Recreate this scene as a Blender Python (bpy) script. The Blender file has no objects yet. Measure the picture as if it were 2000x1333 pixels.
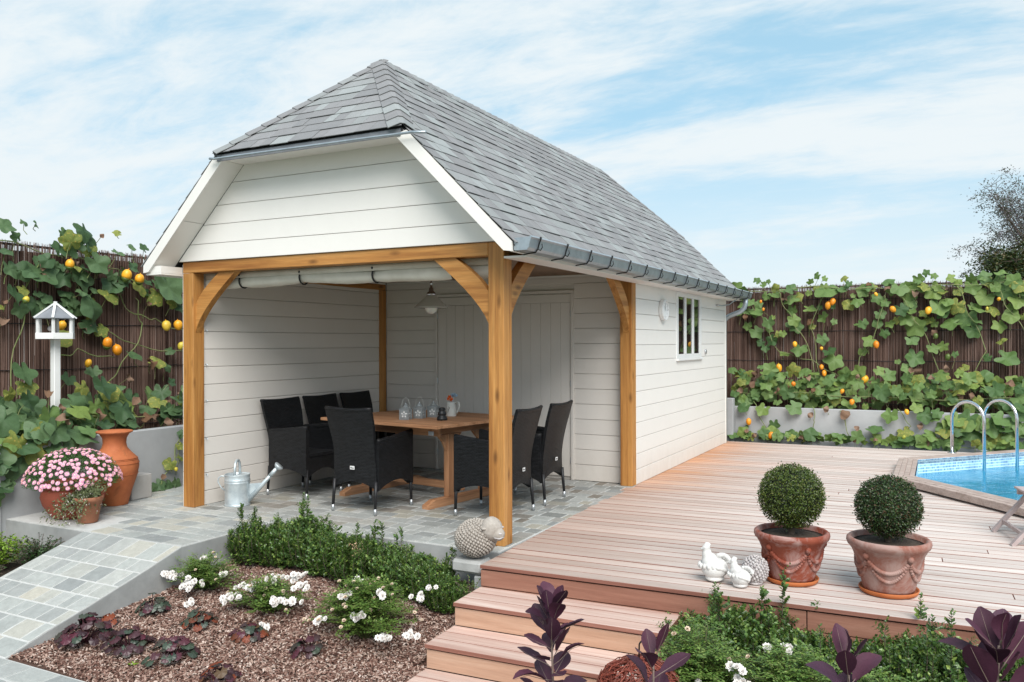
import bpy, bmesh, math, random
from mathutils import Vector, Matrix, noise as mnoise
R = random.Random(7)
scn = bpy.context.scene
col = scn.collection
PI = math.pi
V = Vector

# ------------------------------------------------------------------ camera
CAM = V((2.9815, -5.6105, 1.5696))
yaw, pitch, roll = 0.47863, 0.00196, -0.00287
Fw = V((-math.sin(yaw) * math.cos(pitch), math.cos(yaw) * math.cos(pitch), math.sin(pitch)))
Rt = V((math.cos(yaw), math.sin(yaw), 0))
Up = Rt.cross(Fw)
Rr = Rt * math.cos(roll) + Up * math.sin(roll)
Ur = -Rt * math.sin(roll) + Up * math.cos(roll)
cd = bpy.data.cameras.new("camera")
cam = bpy.data.objects.new("camera", cd)
col.objects.link(cam)
M = Matrix((Rr, Ur, -Fw)).transposed().to_4x4()
M.translation = CAM
cam.matrix_world = M
cd.sensor_width = 36
cd.lens = 1614.97 / 2000 * 36
cd.clip_end = 3000
cd.clip_start = 0.05
scn.camera = cam

# ------------------------------------------------------------------ world, sun, exposure
SUN_EL, SUN_AZ = math.radians(46), math.radians(142)   # azimuth clockwise from +Y
w = bpy.data.worlds.new("World")
scn.world = w
w.use_nodes = True
nt = w.node_tree
nt.nodes.clear()
def N(t, **k):
    n = nt.nodes.new(t)
    for a, b in k.items():
        setattr(n, a, b)
    return n
L = lambda a, b: nt.links.new(a, b)
out = N('ShaderNodeOutputWorld')
bg = N('ShaderNodeBackground')
bg.inputs[1].default_value = 0.12
sky = N('ShaderNodeTexSky', sky_type='NISHITA', sun_disc=False, sun_elevation=SUN_EL, sun_rotation=SUN_AZ)
sky.air_density = 1.0
sky.dust_density = 0.6
sky.ozone_density = 2.0
tc = N('ShaderNodeTexCoord')
sep = N('ShaderNodeSeparateXYZ')
L(tc.outputs['Generated'], sep.inputs[0])
add = N('ShaderNodeMath', operation='ADD')
L(sep.outputs[2], add.inputs[0]); add.inputs[1].default_value = 0.22
mx = N('ShaderNodeMath', operation='MAXIMUM')
L(add.outputs[0], mx.inputs[0]); mx.inputs[1].default_value = 0.05
dx = N('ShaderNodeMath', operation='DIVIDE'); L(sep.outputs[0], dx.inputs[0]); L(mx.outputs[0], dx.inputs[1])
dy = N('ShaderNodeMath', operation='DIVIDE'); L(sep.outputs[1], dy.inputs[0]); L(mx.outputs[0], dy.inputs[1])
cmb = N('ShaderNodeCombineXYZ'); L(dx.outputs[0], cmb.inputs[0]); L(dy.outputs[0], cmb.inputs[1])
mp = N('ShaderNodeMapping'); L(cmb.outputs[0], mp.inputs[0])
mp.inputs['Location'].default_value = (0.4, 2.2, 0)
mp.inputs['Rotation'].default_value = (0, 0, 0.5)
mp.inputs['Scale'].default_value = (0.55, 1.15, 1)
n1 = N('ShaderNodeTexNoise'); L(mp.outputs[0], n1.inputs['Vector'])
n1.inputs['Scale'].default_value = 0.9; n1.inputs['Detail'].default_value = 9; n1.inputs['Roughness'].default_value = 0.62
n1.inputs['Distortion'].default_value = 0.35
cr = N('ShaderNodeMapRange', interpolation_type='SMOOTHSTEP'); mp2 = N('ShaderNodeMapping'); L(cmb.outputs[0], mp2.inputs[0]); mp2.inputs['Rotation'].default_value = (0, 0, .9); mp2.inputs['Scale'].default_value = (1.6, 3.4, 1)
n2 = N('ShaderNodeTexNoise'); L(mp2.outputs[0], n2.inputs['Vector'])
n2.inputs['Scale'].default_value = 2.2; n2.inputs['Detail'].default_value = 8; n2.inputs['Roughness'].default_value = 0.65; n2.inputs['Distortion'].default_value = 0.6
nb = N('ShaderNodeMath', operation='MULTIPLY_ADD'); L(n2.outputs[0], nb.inputs[0]); nb.inputs[1].default_value = 0.24; nb.inputs[2].default_value = -0.10
nc = N('ShaderNodeMath', operation='ADD'); L(n1.outputs[0], nc.inputs[0]); L(nb.outputs[0], nc.inputs[1])
L(nc.outputs[0], cr.inputs[0])
cr.inputs[1].default_value = 0.42; cr.inputs[2].default_value = 0.62
# haze and cloud gather towards the horizon
hz = N('ShaderNodeMapRange', interpolation_type='SMOOTHSTEP'); L(sep.outputs[2], hz.inputs[0])
hz.inputs[1].default_value = 0.0; hz.inputs[2].default_value = 0.27; hz.inputs[3].default_value = 0.92; hz.inputs[4].default_value = 0.0
m1 = N('ShaderNodeMath', operation='SUBTRACT'); m1.inputs[0].default_value = 1; L(cr.outputs[0], m1.inputs[1])
m2 = N('ShaderNodeMath', operation='SUBTRACT'); m2.inputs[0].default_value = 1; L(hz.outputs[0], m2.inputs[1])
m3 = N('ShaderNodeMath', operation='MULTIPLY'); L(m1.outputs[0], m3.inputs[0]); L(m2.outputs[0], m3.inputs[1])
m4 = N('ShaderNodeMath', operation='SUBTRACT'); m4.inputs[0].default_value = 1; L(m3.outputs[0], m4.inputs[1])
skm = N('ShaderNodeMix', data_type='RGBA')     # thin veil of high haze over the blue
skm.inputs[0].default_value = 0.86
L(sky.outputs[0], skm.inputs[6]); skm.inputs[7].default_value = (1.36, 2.24, 2.72, 1)
mix = N('ShaderNodeMix', data_type='RGBA')
L(m4.outputs[0], mix.inputs[0]); L(skm.outputs[2], mix.inputs[6]); mix.inputs[7].default_value = (2.9, 3.14, 3.25, 1)
L(mix.outputs[2], bg.inputs[0]); L(bg.outputs[0], out.inputs[0])

sd = bpy.data.lights.new("sun", 'SUN')
sd.energy = 1.9
sd.angle = math.radians(42)
sd.color = (1, 0.955, 0.90)
sun = bpy.data.objects.new("sun", sd)
col.objects.link(sun)
sdir = V((math.sin(SUN_AZ) * math.cos(SUN_EL), math.cos(SUN_AZ) * math.cos(SUN_EL), math.sin(SUN_EL)))
sun.rotation_euler = sdir.to_track_quat('Z', 'Y').to_euler()
sun.location = (6, -8, 9)
vs = scn.view_settings
vs.view_transform = 'Standard'; vs.look = 'None'; vs.gamma = 1; vs.use_curve_mapping = False
vs.exposure = 1.3
scn.render.engine = 'CYCLES'

# ------------------------------------------------------------------ materials
def sr(r, g, b):
    f = lambda c: c / 12.92 if c <= .04045 else ((c + .055) / 1.055) ** 2.4
    return (f(r / 255), f(g / 255), f(b / 255), 1)

class NT:
    def __init__(s, name):
        s.m = bpy.data.materials.new(name); s.m.use_nodes = True
        s.t = s.m.node_tree; s.b = s.t.nodes['Principled BSDF']; s.o = s.t.nodes['Material Output']
    def n(s, t, **k):
        x = s.t.nodes.new(t)
        for a, b in k.items(): setattr(x, a, b)
        return x
    def l(s, a, b): s.t.links.new(a, b)
    def rnd(s):
        oi = s.n('ShaderNodeObjectInfo'); g = s.n('ShaderNodeNewGeometry')
        a = s.n('ShaderNodeMath', operation='ADD'); s.l(oi.outputs['Random'], a.inputs[0]); s.l(g.outputs['Random Per Island'], a.inputs[1])
        f = s.n('ShaderNodeMath', operation='FRACT'); s.l(a.outputs[0], f.inputs[0])
        return f.outputs[0]
    def ramp(s, fac, stops, interp='LINEAR'):
        r = s.n('ShaderNodeValToRGB'); r.color_ramp.interpolation = interp
        e = r.color_ramp.elements
        while len(e) < len(stops): e.new(0.5)
        for i, (p, c) in enumerate(stops): e[i].position = p; e[i].color = c
        s.l(fac, r.inputs[0]); return r.outputs[0]
    def coord(s, scale=(1, 1, 1), off=None, kind='Object', rot=(0, 0, 0)):
        c = s.n('ShaderNodeTexCoord'); v = c.outputs[kind]
        if off is not None:
            o = s.n('ShaderNodeMath', operation='MULTIPLY'); s.l(off, o.inputs[0]); o.inputs[1].default_value = 37.0
            a = s.n('ShaderNodeVectorMath', operation='ADD'); s.l(v, a.inputs[0]); s.l(o.outputs[0], a.inputs[1]); v = a.outputs[0]
        mp = s.n('ShaderNodeMapping'); s.l(v, mp.inputs[0]); mp.inputs['Scale'].default_value = scale; mp.inputs['Rotation'].default_value = rot
        return mp.outputs[0]
    def noise(s, vec, scale, detail=4, rough=.55, dist=0):
        x = s.n('ShaderNodeTexNoise'); s.l(vec, x.inputs['Vector'])
        x.inputs['Scale'].default_value = scale; x.inputs['Detail'].default_value = detail
        x.inputs['Roughness'].default_value = rough; x.inputs['Distortion'].default_value = dist
        return x.outputs[0]
    def mix(s, f, a, b, bt='MIX'):
        x = s.n('ShaderNodeMix', data_type='RGBA', blend_type=bt)
        for i, v in ((0, f), (6, a), (7, b)):
            if isinstance(v, (int, float, tuple)): x.inputs[i].default_value = v
            else: s.l(v, x.inputs[i])
        return x.outputs[2]
    def scale(s, c, f, lo, hi):
        mr = s.n('ShaderNodeMapRange'); s.l(f, mr.inputs[0]); mr.inputs[3].default_value = lo; mr.inputs[4].default_value = hi
        x = s.n('ShaderNodeVectorMath', operation='SCALE')
        if isinstance(c, tuple): x.inputs[0].default_value = c[:3]
        else: s.l(c, x.inputs[0])
        s.l(mr.outputs[0], x.inputs['Scale']); return x.outputs[0]
    def bump(s, h, strength, dist=.01):
        b = s.n('ShaderNodeBump'); s.l(h, b.inputs['Height']); b.inputs['Strength'].default_value = strength; b.inputs['Distance'].default_value = dist
        s.l(b.outputs[0], s.b.inputs['Normal'])
    def fin(s, c, rough=.6, metal=0, spec=.5):
        if isinstance(c, tuple): s.b.inputs['Base Color'].default_value = c
        else: s.l(c, s.b.inputs['Base Color'])
        s.b.inputs['Roughness'].default_value = rough; s.b.inputs['Metallic'].default_value = metal
        s.b.inputs['Specular IOR Level'].default_value = spec
        return s.m

def simple(name, c1, c2=None, scale=8, rough=.6, metal=0, spec=.5, rv=.0, bump=.0, bscale=40, bd=.005, contrast=(.35, .65)):
    s = NT(name); r = s.rnd(); c2 = c2 or c1
    v = s.coord(off=r)
    c = s.ramp(s.noise(v, scale, 6, .6), [(contrast[0], c1), (contrast[1], c2)])
    if rv: c = s.scale(c, r, 1 - rv, 1 + rv)
    if bump: s.bump(s.noise(v, bscale, 5, .65), bump, bd)
    return s.fin(c, rough, metal, spec)

def wood(name, axis, c1, c2, c3, rough=.6, rv=.15, fine=90, bump=.15, knots=0, spec=.4):
    s = NT(name); r = s.rnd()
    sc = [1, 1, 1]; sc[axis] = .045
    v = s.coord(tuple(sc), r)
    g1 = s.noise(v, 16, 5, .6, .5); g2 = s.noise(v, fine, 3, .6)
    c = s.ramp(g1, [(.3, c1), (.5, c2), (.72, c3)])
    c = s.scale(c, g2, .60, 1.36)
    if knots:
        vv = s.coord(tuple(1 if i != axis else .35 for i in range(3)), r)
        vo = s.n('ShaderNodeTexVoronoi'); s.l(vv, vo.inputs['Vector']); vo.inputs['Scale'].default_value = 7.5
        k = s.ramp(vo.outputs['Distance'], [(0.05, (.8, .8, .8, 1)), (.20, (0, 0, 0, 1))])
        c = s.mix(k, c, tuple(x * .45 for x in c1[:3]) + (1,))
    if rv: c = s.scale(c, r, 1 - rv, 1 + rv)
    s.bump(g2, bump, .003)
    return s.fin(c, rough, 0, spec)

def leafmat(name, cols, rough=.5, trans=.25, spec=.4, rv=.25, vein=0, edge=None):
    s = NT(name); r = s.rnd()
    n = len(cols)
    c = s.ramp(r, [(i / max(1, n - 1), k) for i, k in enumerate(cols)])
    v = s.coord()
    nn = s.noise(v, 22 if vein else 60, 3, .6)
    c = s.scale(c, nn, 1 - rv, 1 + rv)
    if edge:
        e = s.ramp(s.noise(v, 9, 3, .5), [(.55, (0, 0, 0, 1)), (.68, (1, 1, 1, 1))])
        c = s.mix(e, c, edge)
    m = s.fin(c, rough, 0, spec)
    tr = s.n('ShaderNodeBsdfTranslucent'); 
    cc = s.mix(.5, c, (.25, .35, .04, 1), 'MIX') if trans > 0.15 else c
    s.l(cc, tr.inputs[0])
    mx = s.n('ShaderNodeMixShader'); mx.inputs[0].default_value = trans
    s.l(s.b.outputs[0], mx.inputs[1]); s.l(tr.outputs[0], mx.inputs[2]); s.l(mx.outputs[0], s.o.inputs[0])
    return m

def dirty(m, c, amt):
    t = m.node_tree; b = t.nodes['Principled BSDF']; lk = b.inputs['Base Color'].links[0].from_socket
    tc_ = t.nodes.new('ShaderNodeTexCoord'); sp = t.nodes.new('ShaderNodeSeparateXYZ'); t.links.new(tc_.outputs['Object'], sp.inputs[0])
    mr = t.nodes.new('ShaderNodeMapRange'); mr.interpolation_type = 'SMOOTHSTEP'; t.links.new(sp.outputs[2], mr.inputs[0]); mr.inputs[1].default_value = .0; mr.inputs[2].default_value = .42; mr.inputs[3].default_value = amt; mr.inputs[4].default_value = amt * .12
    nz = t.nodes.new('ShaderNodeTexNoise'); mp_ = t.nodes.new('ShaderNodeMapping'); t.links.new(tc_.outputs['Object'], mp_.inputs[0]); mp_.inputs['Scale'].default_value = (1, 1, .35); t.links.new(mp_.outputs[0], nz.inputs['Vector']); nz.inputs['Scale'].default_value = 9; nz.inputs['Detail'].default_value = 7; nz.inputs['Roughness'].default_value = .7
    m_ = t.nodes.new('ShaderNodeMath'); m_.operation = 'MULTIPLY'; t.links.new(mr.outputs[0], m_.inputs[0]); t.links.new(nz.outputs[0], m_.inputs[1])
    mx_ = t.nodes.new('ShaderNodeMix'); mx_.data_type = 'RGBA'; t.links.new(m_.outputs[0], mx_.inputs[0]); t.links.new(lk, mx_.inputs[6]); mx_.inputs[7].default_value = c; t.links.new(mx_.outputs[2], b.inputs['Base Color'])
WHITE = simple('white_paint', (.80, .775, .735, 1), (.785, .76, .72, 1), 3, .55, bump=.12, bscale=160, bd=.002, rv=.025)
WHITE_SHADED = simple('white_paint_shaded', (.70, .66, .615, 1), (.68, .64, .595, 1), 3, .6, bump=.12, bscale=160, bd=.002, rv=.025)  # porch copy of the white: slightly warmer, with shade put into its colour
dirty(WHITE, (.42, .36, .29, 1), .55); dirty(WHITE_SHADED, (.40, .35, .29, 1), .5)
CEIL = simple('ceiling_wood', (.16, .10, .06, 1), (.22, .14, .085, 1), 6, .7, rv=.1)
WHITE2 = simple('white_gloss', (.80, .80, .79, 1), (.75, .75, .74, 1), 5, .35, rv=.02)
OAK = [wood('golden_oak_' + 'xyz'[i], i, (.27, .105, .024, 1), (.44, .20, .052, 1), (.55, .28, .088, 1), .5, .06, 110, .12, knots=1) for i in range(3)]
TEAK = [wood('teak_' + 'xyz'[i], i, (0.286, 0.130, 0.062, 1), (0.442, 0.221, 0.111, 1), (0.546, 0.299, 0.169, 1), .6, .12) for i in range(3)]
def deckmat(name, c1, c2, c3, rv=.16, fresh=True):
    s = NT(name); r = s.rnd()
    v = s.coord((.045, 1, 1), r)
    g1 = s.noise(v, 14, 5, .65, .8); g2 = s.noise(v, 130, 3, .7)
    c = s.ramp(g1, [(.2, c1), (.5, c2), (.72, c3)])
    c = s.scale(c, g2, .80, 1.18)
    if fresh:    # boards by the house wall are less weathered, still orange
        tcx = s.n('ShaderNodeTexCoord'); sp = s.n('ShaderNodeSeparateXYZ'); s.l(tcx.outputs['Object'], sp.inputs[0])
        big = s.noise(s.coord((.5, 1.5, 1), r), 2.2, 3, .5)
        a = s.n('ShaderNodeMath', operation='MULTIPLY_ADD'); s.l(big, a.inputs[0]); a.inputs[1].default_value = 1.6; s.l(sp.outputs[0], a.inputs[2])
        f = s.n('ShaderNodeMapRange', interpolation_type='SMOOTHSTEP'); s.l(a.outputs[0], f.inputs[0]); f.inputs[1].default_value = 1.9; f.inputs[2].default_value = .55
        y = s.n('ShaderNodeMapRange', interpolation_type='SMOOTHSTEP'); s.l(sp.outputs[1], y.inputs[0]); y.inputs[1].default_value = 2.2; y.inputs[2].default_value = 5.2
        mm = s.n('ShaderNodeMath', operation='MULTIPLY'); s.l(f.outputs[0], mm.inputs[0]); s.l(y.outputs[0], mm.inputs[1])
        g_ = s.n('ShaderNodeMapRange', interpolation_type='SMOOTHSTEP'); s.l(a.outputs[0], g_.inputs[0]); g_.inputs[1].default_value = 3.0; g_.inputs[2].default_value = .7; g_.inputs[4].default_value = .62
        c = s.mix(g_.outputs[0], c, (.36, .235, .18, 1))
        c = s.mix(mm.outputs[0], c, (.50, .24, .115, 1))
    c = s.scale(c, r, 1 - rv, 1 + rv)
    s.bump(g2, .25, .003)
    return s.fin(c, .62, 0, .35)
DECK = deckmat('weathered_deck_wood', (0.421, 0.326, 0.281, 1), (0.568, 0.484, 0.442, 1), (0.657, 0.602, 0.567, 1), .13)
STEPW = deckmat('weathered_step_wood', (.36, .19, .15, 1), (.56, .40, .34, 1), (.66, .53, .47, 1), .10, False)
RISER = deckmat('red_riser_wood', (.20, .082, .055, 1), (.31, .145, .10, 1), (.40, .21, .15, 1), .12, False)
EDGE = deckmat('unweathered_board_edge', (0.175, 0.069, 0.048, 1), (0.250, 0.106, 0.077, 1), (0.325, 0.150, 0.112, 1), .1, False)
RISER2 = deckmat('orange_riser_wood', (0.353, 0.200, 0.129, 1), (0.461, 0.284, 0.196, 1), (0.529, 0.357, 0.258, 1), .08, False)

def stonemat(name, cols, joints=False, rough=.75):
    s = NT(name); r = s.rnd(); v = s.coord(off=r)
    c = s.ramp(r, [(i / (len(cols) - 1), k) for i, k in enumerate(cols)], 'LINEAR')
    n = s.noise(v, 14, 7, .7, .6); n2 = s.noise(v, 90, 4, .7)
    c = s.scale(c, n, .62, 1.32); c = s.scale(c, n2, .80, 1.18)
    s.bump(n2, .3, .003)
    return s.fin(c, rough, 0, .4)
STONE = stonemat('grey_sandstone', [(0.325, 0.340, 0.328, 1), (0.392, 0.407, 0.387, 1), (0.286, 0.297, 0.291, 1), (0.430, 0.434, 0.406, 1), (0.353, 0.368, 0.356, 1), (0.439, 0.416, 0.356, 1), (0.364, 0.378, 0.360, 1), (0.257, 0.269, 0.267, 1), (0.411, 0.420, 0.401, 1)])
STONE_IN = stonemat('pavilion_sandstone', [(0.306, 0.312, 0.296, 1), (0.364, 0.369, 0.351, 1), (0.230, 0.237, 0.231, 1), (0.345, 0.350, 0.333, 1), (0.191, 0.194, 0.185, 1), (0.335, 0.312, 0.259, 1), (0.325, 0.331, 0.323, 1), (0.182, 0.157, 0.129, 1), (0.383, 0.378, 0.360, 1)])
MORTAR = simple('pale_mortar', (.53, .53, .515, 1), (.46, .46, .445, 1), 20, .9, bump=.2, bscale=200)
CONC = simple('concrete', (.36, .365, .36, 1), (.26, .265, .26, 1), 3.5, .85, bump=.3, bscale=60, bd=.004)
CONCW = simple('cast_concrete_wall', (.40, .405, .41, 1), (.33, .335, .34, 1), 2.2, .8, bump=.15, bscale=50, bd=.004)
ZINC = simple('zinc', (0.405, 0.458, 0.493, 1), (0.317, 0.361, 0.396, 1), 12, .38, .55, rv=.03)
GALV = simple('galvanised', (.44, .50, .53, 1), (.60, .66, .68, 1), 18, .42, .45, bump=.05)
DARK = simple('dark_iron', (.018, .018, .02, 1), None, 5, .45, .3)
BLACKS = simple('black_ceramic', (.01, .01, .011, 1), None, 5, .4)
STEEL = simple('stainless', (.68, .69, .72, 1), None, 5, .14, 1)
STEELB = simple('brushed_cap', (.5, .52, .54, 1), None, 5, .4, .8)
SOIL = simple('soil', (.035, .024, .016, 1), (.075, .052, .036, 1), 40, .95, bump=.8, bscale=60, bd=.02)
MULCHB = simple('mulch_base', (.07, .035, .024, 1), (.13, .07, .05, 1), 60, .95, bump=.8, bscale=90, bd=.02)
s = NT('bark_chips'); r = s.rnd()
c = s.ramp(r, [(0, (.085, .034, .022, 1)), (.3, (.17, .085, .062, 1)), (.55, (.28, .165, .13, 1)), (.78, (.42, .30, .24, 1)), (1, (.60, .48, .42, 1))])
CHIP = s.fin(c, .8)
GRASS = simple('lawn', (.04, .075, .018, 1), (.06, .10, .03, 1), 6, .9, bump=.5)
s = NT('brushwood'); r = s.rnd()
v = s.coord((1, 1, .1), r)
c = s.ramp(r, [(0, (0.063, 0.034, 0.026, 1)), (.4, (0.133, 0.079, 0.062, 1)), (.8, (0.217, 0.139, 0.112, 1)), (.97, (0.280, 0.191, 0.156, 1)), (1, (.42, .37, .35, 1))])
c = s.scale(c, s.noise(s.coord((1, 1, 1)), 1.6, 4, .6), .6, 1.4)
BRUSH = s.fin(c, .85, 0, .2)
BRUSHB = simple('brushwood_backing', (.028, .015, .012, 1), (.05, .028, .022, 1), 8, .95)
s = NT('asphalt_shingle'); r = s.rnd(); v = s.coord(off=r)
c = s.ramp(r, [(0, (.255, .265, .265, 1)), (.2, (.215, .215, .22, 1)), (.42, (.245, .243, .248, 1)), (.6, (.295, .31, .31, 1)), (.70, (.225, .222, .226, 1)), (.88, (.27, .277, .278, 1))], 'CONSTANT')
c = s.scale(c, s.noise(v, 260, 2, .8), .55, 1.45); c = s.scale(c, s.noise(v, 9, 4, .6), .85, 1.12)
s.bump(s.noise(v, 320, 2, .7), .5, .003)
SHING = s.fin(c, .9, 0, .25)
FELT = simple('roof_felt', (.05, .05, .055, 1), None, 5, .9)
CANVAS = simple('cream_canvas', (.66, .63, .55, 1), (.58, .55, .47, 1), 6, .8, bump=.2, bscale=200, bd=.002)
# black woven rattan
s = NT('black_wicker')
tc_ = s.n('ShaderNodeTexCoord'); sp = s.n('ShaderNodeSeparateXYZ'); s.l(tc_.outputs['Object'], sp.inputs[0])
ad = s.n('ShaderNodeMath', operation='ADD'); s.l(sp.outputs[0], ad.inputs[0]); s.l(sp.outputs[1], ad.inputs[1])
cb = s.n('ShaderNodeCombineXYZ'); s.l(ad.outputs[0], cb.inputs[0]); s.l(sp.outputs[2], cb.inputs[1])
bk = s.n('ShaderNodeTexBrick'); s.l(cb.outputs[0], bk.inputs['Vector'])
bk.inputs['Scale'].default_value = 1; bk.inputs['Brick Width'].default_value = .036; bk.inputs['Row Height'].default_value = .013
bk.inputs['Mortar Size'].default_value = .003; bk.inputs['Mortar Smooth'].default_value = .8
bk.inputs['Color1'].default_value = (.017, .018, .021, 1); bk.inputs['Color2'].default_value = (.006, .0065, .0075, 1); bk.inputs['Mortar'].default_value = (.0012, .0012, .0012, 1)
inv = s.n('ShaderNodeMath', operation='SUBTRACT'); inv.inputs[0].default_value = 1; s.l(bk.outputs['Fac'], inv.inputs[1])
s.bump(inv.outputs[0], .9, .004)
WICK = s.fin(bk.outputs['Color'], .42, 0, .28)
def terracotta(name, c1, c2, cw, amt):
    s = NT(name); v = s.coord()
    c = s.ramp(s.noise(v, 7, 5, .6), [(.35, c1), (.65, c2)])
    k = s.ramp(s.noise(v, 5, 8, .7, .8), [(amt, (0, 0, 0, 1)), (amt + .16, (1, 1, 1, 1))])
    c = s.mix(k, c, cw); s.bump(s.noise(v, 70, 4, .6), .2, .003)
    return s.fin(c, .7, 0, .3)
TERRA = terracotta('terracotta_red', (.20, .042, .022, 1), (.26, .065, .036, 1), (.40, .25, .225, 1), .47)
TERRA2 = terracotta('terracotta_limed', (.26, .10, .07, 1), (.28, .12, .09, 1), (.37, .24, .21, 1), .42)
TERRA3 = terracotta('terracotta_orange', (0.400, 0.111, 0.033, 1), (0.480, 0.153, 0.052, 1), (0.336, 0.136, 0.067, 1), .62)
URN = terracotta('urn_clay', (0.357, 0.102, 0.038, 1), (0.459, 0.145, 0.054, 1), (0.187, 0.072, 0.032, 1), .55)
BOWL = terracotta('bowl_clay', (.26, .062, .036, 1), (.32, .082, .048, 1), (.36, .16, .12, 1), .66)
POTB = terracotta('small_pot_clay', (.27, .11, .06, 1), (.35, .15, .085, 1), (.42, .26, .18, 1), .6)
STATUE = simple('sheep_cast_stone', (.42, .38, .34, 1), (.30, .265, .23, 1), 25, .9, bump=.3, bscale=120)
HEN = simple('white_cast_stone', (.66, .65, .63, 1), (.42, .40, .39, 1), 9, .75, bump=.3, bscale=90, contrast=(.5, .72))
KNOB = simple('grey_knobbly_stone', (.55, .52, .51, 1), (.36, .32, .32, 1), 22, .85, bump=.4, bscale=90)
# foliage
PUMPK = leafmat('pumpkin_leaf', [(0.056, 0.116, 0.039, 1), (0.102, 0.182, 0.056, 1), (0.154, 0.238, 0.064, 1), (0.113, 0.192, 0.068, 1), (0.205, 0.283, 0.068, 1), (0.082, 0.151, 0.047, 1)], .55, .22, .35, .35, 1)
PUMPKL = leafmat('blue_pumpkin_leaf', [(0.039, 0.081, 0.034, 1), (0.063, 0.121, 0.050, 1), (0.097, 0.161, 0.068, 1), (0.056, 0.106, 0.045, 1)], .55, .18, .35, .35, 1)
PUMPKY = leafmat('yellowing_leaf', [(0.143, 0.198, 0.044, 1), (0.242, 0.275, 0.066, 1), (0.176, 0.220, 0.055, 1)], .6, .25, .3, .3, 1, edge=(0.462, 0.374, 0.088, 1))
DEADL = leafmat('dead_leaf', [(.14, .075, .04, 1), (.26, .17, .12, 1), (.20, .12, .08, 1)], .8, .1, .2, .3, 1)
VSTEM = simple('vine_stem', (.14, .20, .055, 1), (.22, .22, .10, 1), 8, .7)
BOX = leafmat('box_leaf', [(0.034, 0.076, 0.017, 1), (0.067, 0.134, 0.029, 1), (0.110, 0.189, 0.039, 1), (0.046, 0.098, 0.022, 1), (0.232, 0.317, 0.067, 1)], .32, .12, .6, .25)
BOXB = leafmat('box_ball_leaf', [(.022, .045, .007, 1), (.055, .092, .010, 1), (.10, .14, .015, 1), (.038, .070, .009, 1), (.14, .15, .025, 1)], .35, .12, .55, .25)
BOXD = leafmat('dark_box_ball_leaf', [(.014, .036, .011, 1), (.030, .066, .017, 1), (.055, .095, .022, 1), (.022, .05, .013, 1), (.12, .06, .03, 1)], .35, .12, .5, .25)
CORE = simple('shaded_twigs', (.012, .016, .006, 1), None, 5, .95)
ROSEL = leafmat('rose_leaf', [(0.061, 0.128, 0.030, 1), (0.115, 0.209, 0.043, 1), (0.189, 0.284, 0.061, 1), (0.081, 0.162, 0.035, 1), (0.270, 0.338, 0.095, 1)], .4, .2, .5, .25)
ROSEW = simple('white_petals', (.85, .83, .80, 1), (.80, .74, .70, 1), 30, .6, rv=.05)
ROSEF = simple('faded_petals', (.62, .45, .32, 1), (.75, .65, .52, 1), 30, .7, rv=.12)
DAISY = simple('pink_petals', (.72, .30, .45, 1), (.85, .52, .64, 1), 30, .6, rv=.15)
DAISYC = simple('daisy_centre', (.75, .42, .10, 1), (.9, .75, .6, 1), 30, .7)
DGREEN = leafmat('feathery_leaf', [(0.039, 0.098, 0.023, 1), (0.065, 0.143, 0.036, 1), (0.104, 0.195, 0.052, 1)], .5, .15)
LIME = leafmat('lime_leaf', [(.20, .34, .03, 1), (.28, .42, .05, 1), (.15, .28, .03, 1)], .5, .3)
MIDG = leafmat('ivy_leaf', [(.03, .07, .02, 1), (.05, .10, .03, 1), (.02, .05, .014, 1)], .4, .15)
TRAILM = leafmat('trailing_leaf', [(0.120, 0.144, 0.060, 1), (0.180, 0.204, 0.096, 1), (0.096, 0.120, 0.054, 1)], .5, .15)
SMOKE = leafmat('smokebush_leaf', [(0.038, 0.013, 0.026, 1), (0.062, 0.020, 0.038, 1), (0.089, 0.027, 0.048, 1), (0.050, 0.020, 0.042, 1)], .58, .12, .35, .35, 1)
SMOKEL = simple('smoke_stem', (.14, .09, .08, 1), (.20, .15, .12, 1), 8, .6)
HEUP = leafmat('heuchera_purple', [(.028, .010, .014, 1), (.050, .022, .026, 1), (.09, .018, .032, 1), (.035, .03, .026, 1)], .4, .08, .5, .3)
HEUG = leafmat('heuchera_green', [(.030, .045, .032, 1), (.045, .065, .042, 1), (.05, .035, .03, 1)], .4, .08, .5, .3)
HEUR = leafmat('heuchera_rust', [(.22, .05, .018, 1), (.14, .035, .018, 1), (.10, .06, .03, 1)], .5, .12, .4, .3)
s = NT('gourd_skin'); g = s.n('ShaderNodeTexCoord'); sp = s.n('ShaderNodeSeparateXYZ'); s.l(g.outputs['Object'], sp.inputs[0])
s = NT('orange_gourd'); r = s.rnd()
c = s.ramp(r, [(0, (.72, .20, .01, 1)), (.3, (.84, .32, .015, 1)), (.6, (.88, .46, .03, 1)), (.8, (.80, .26, .012, 1)), (.93, (.62, .50, .06, 1)), (1, (.30, .34, .05, 1))])
c = s.scale(c, s.noise(s.coord(off=r), 4, 5, .6), .7, 1.2)
GOURD = s.fin(c, .4)
GOURDG = simple('green_gourd', (.05, .10, .02, 1), (.12, .16, .03, 1), 12, .4)
BARK = simple('bark', (.08, .06, .045, 1), (.14, .11, .085, 1), 12, .9, bump=.5)
WILLOW = simple('red_willow', (0.160, 0.028, 0.018, 1), (0.240, 0.056, 0.032, 1), 30, .5, rv=.3)
COPING = [wood('coping_wood_' + str(i), i, (.30, .22, .19, 1), (.42, .33, .29, 1), (.50, .41, .37, 1), .6, .05) for i in range(2)]
GREYW = simple('grey_pink_wood', (.36, .28, .27, 1), (.44, .36, .35, 1), 8, .6)
ENAMEL = simple('enamel', (.72, .72, .68, 1), (.62, .62, .58, 1), 10, .3)
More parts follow.
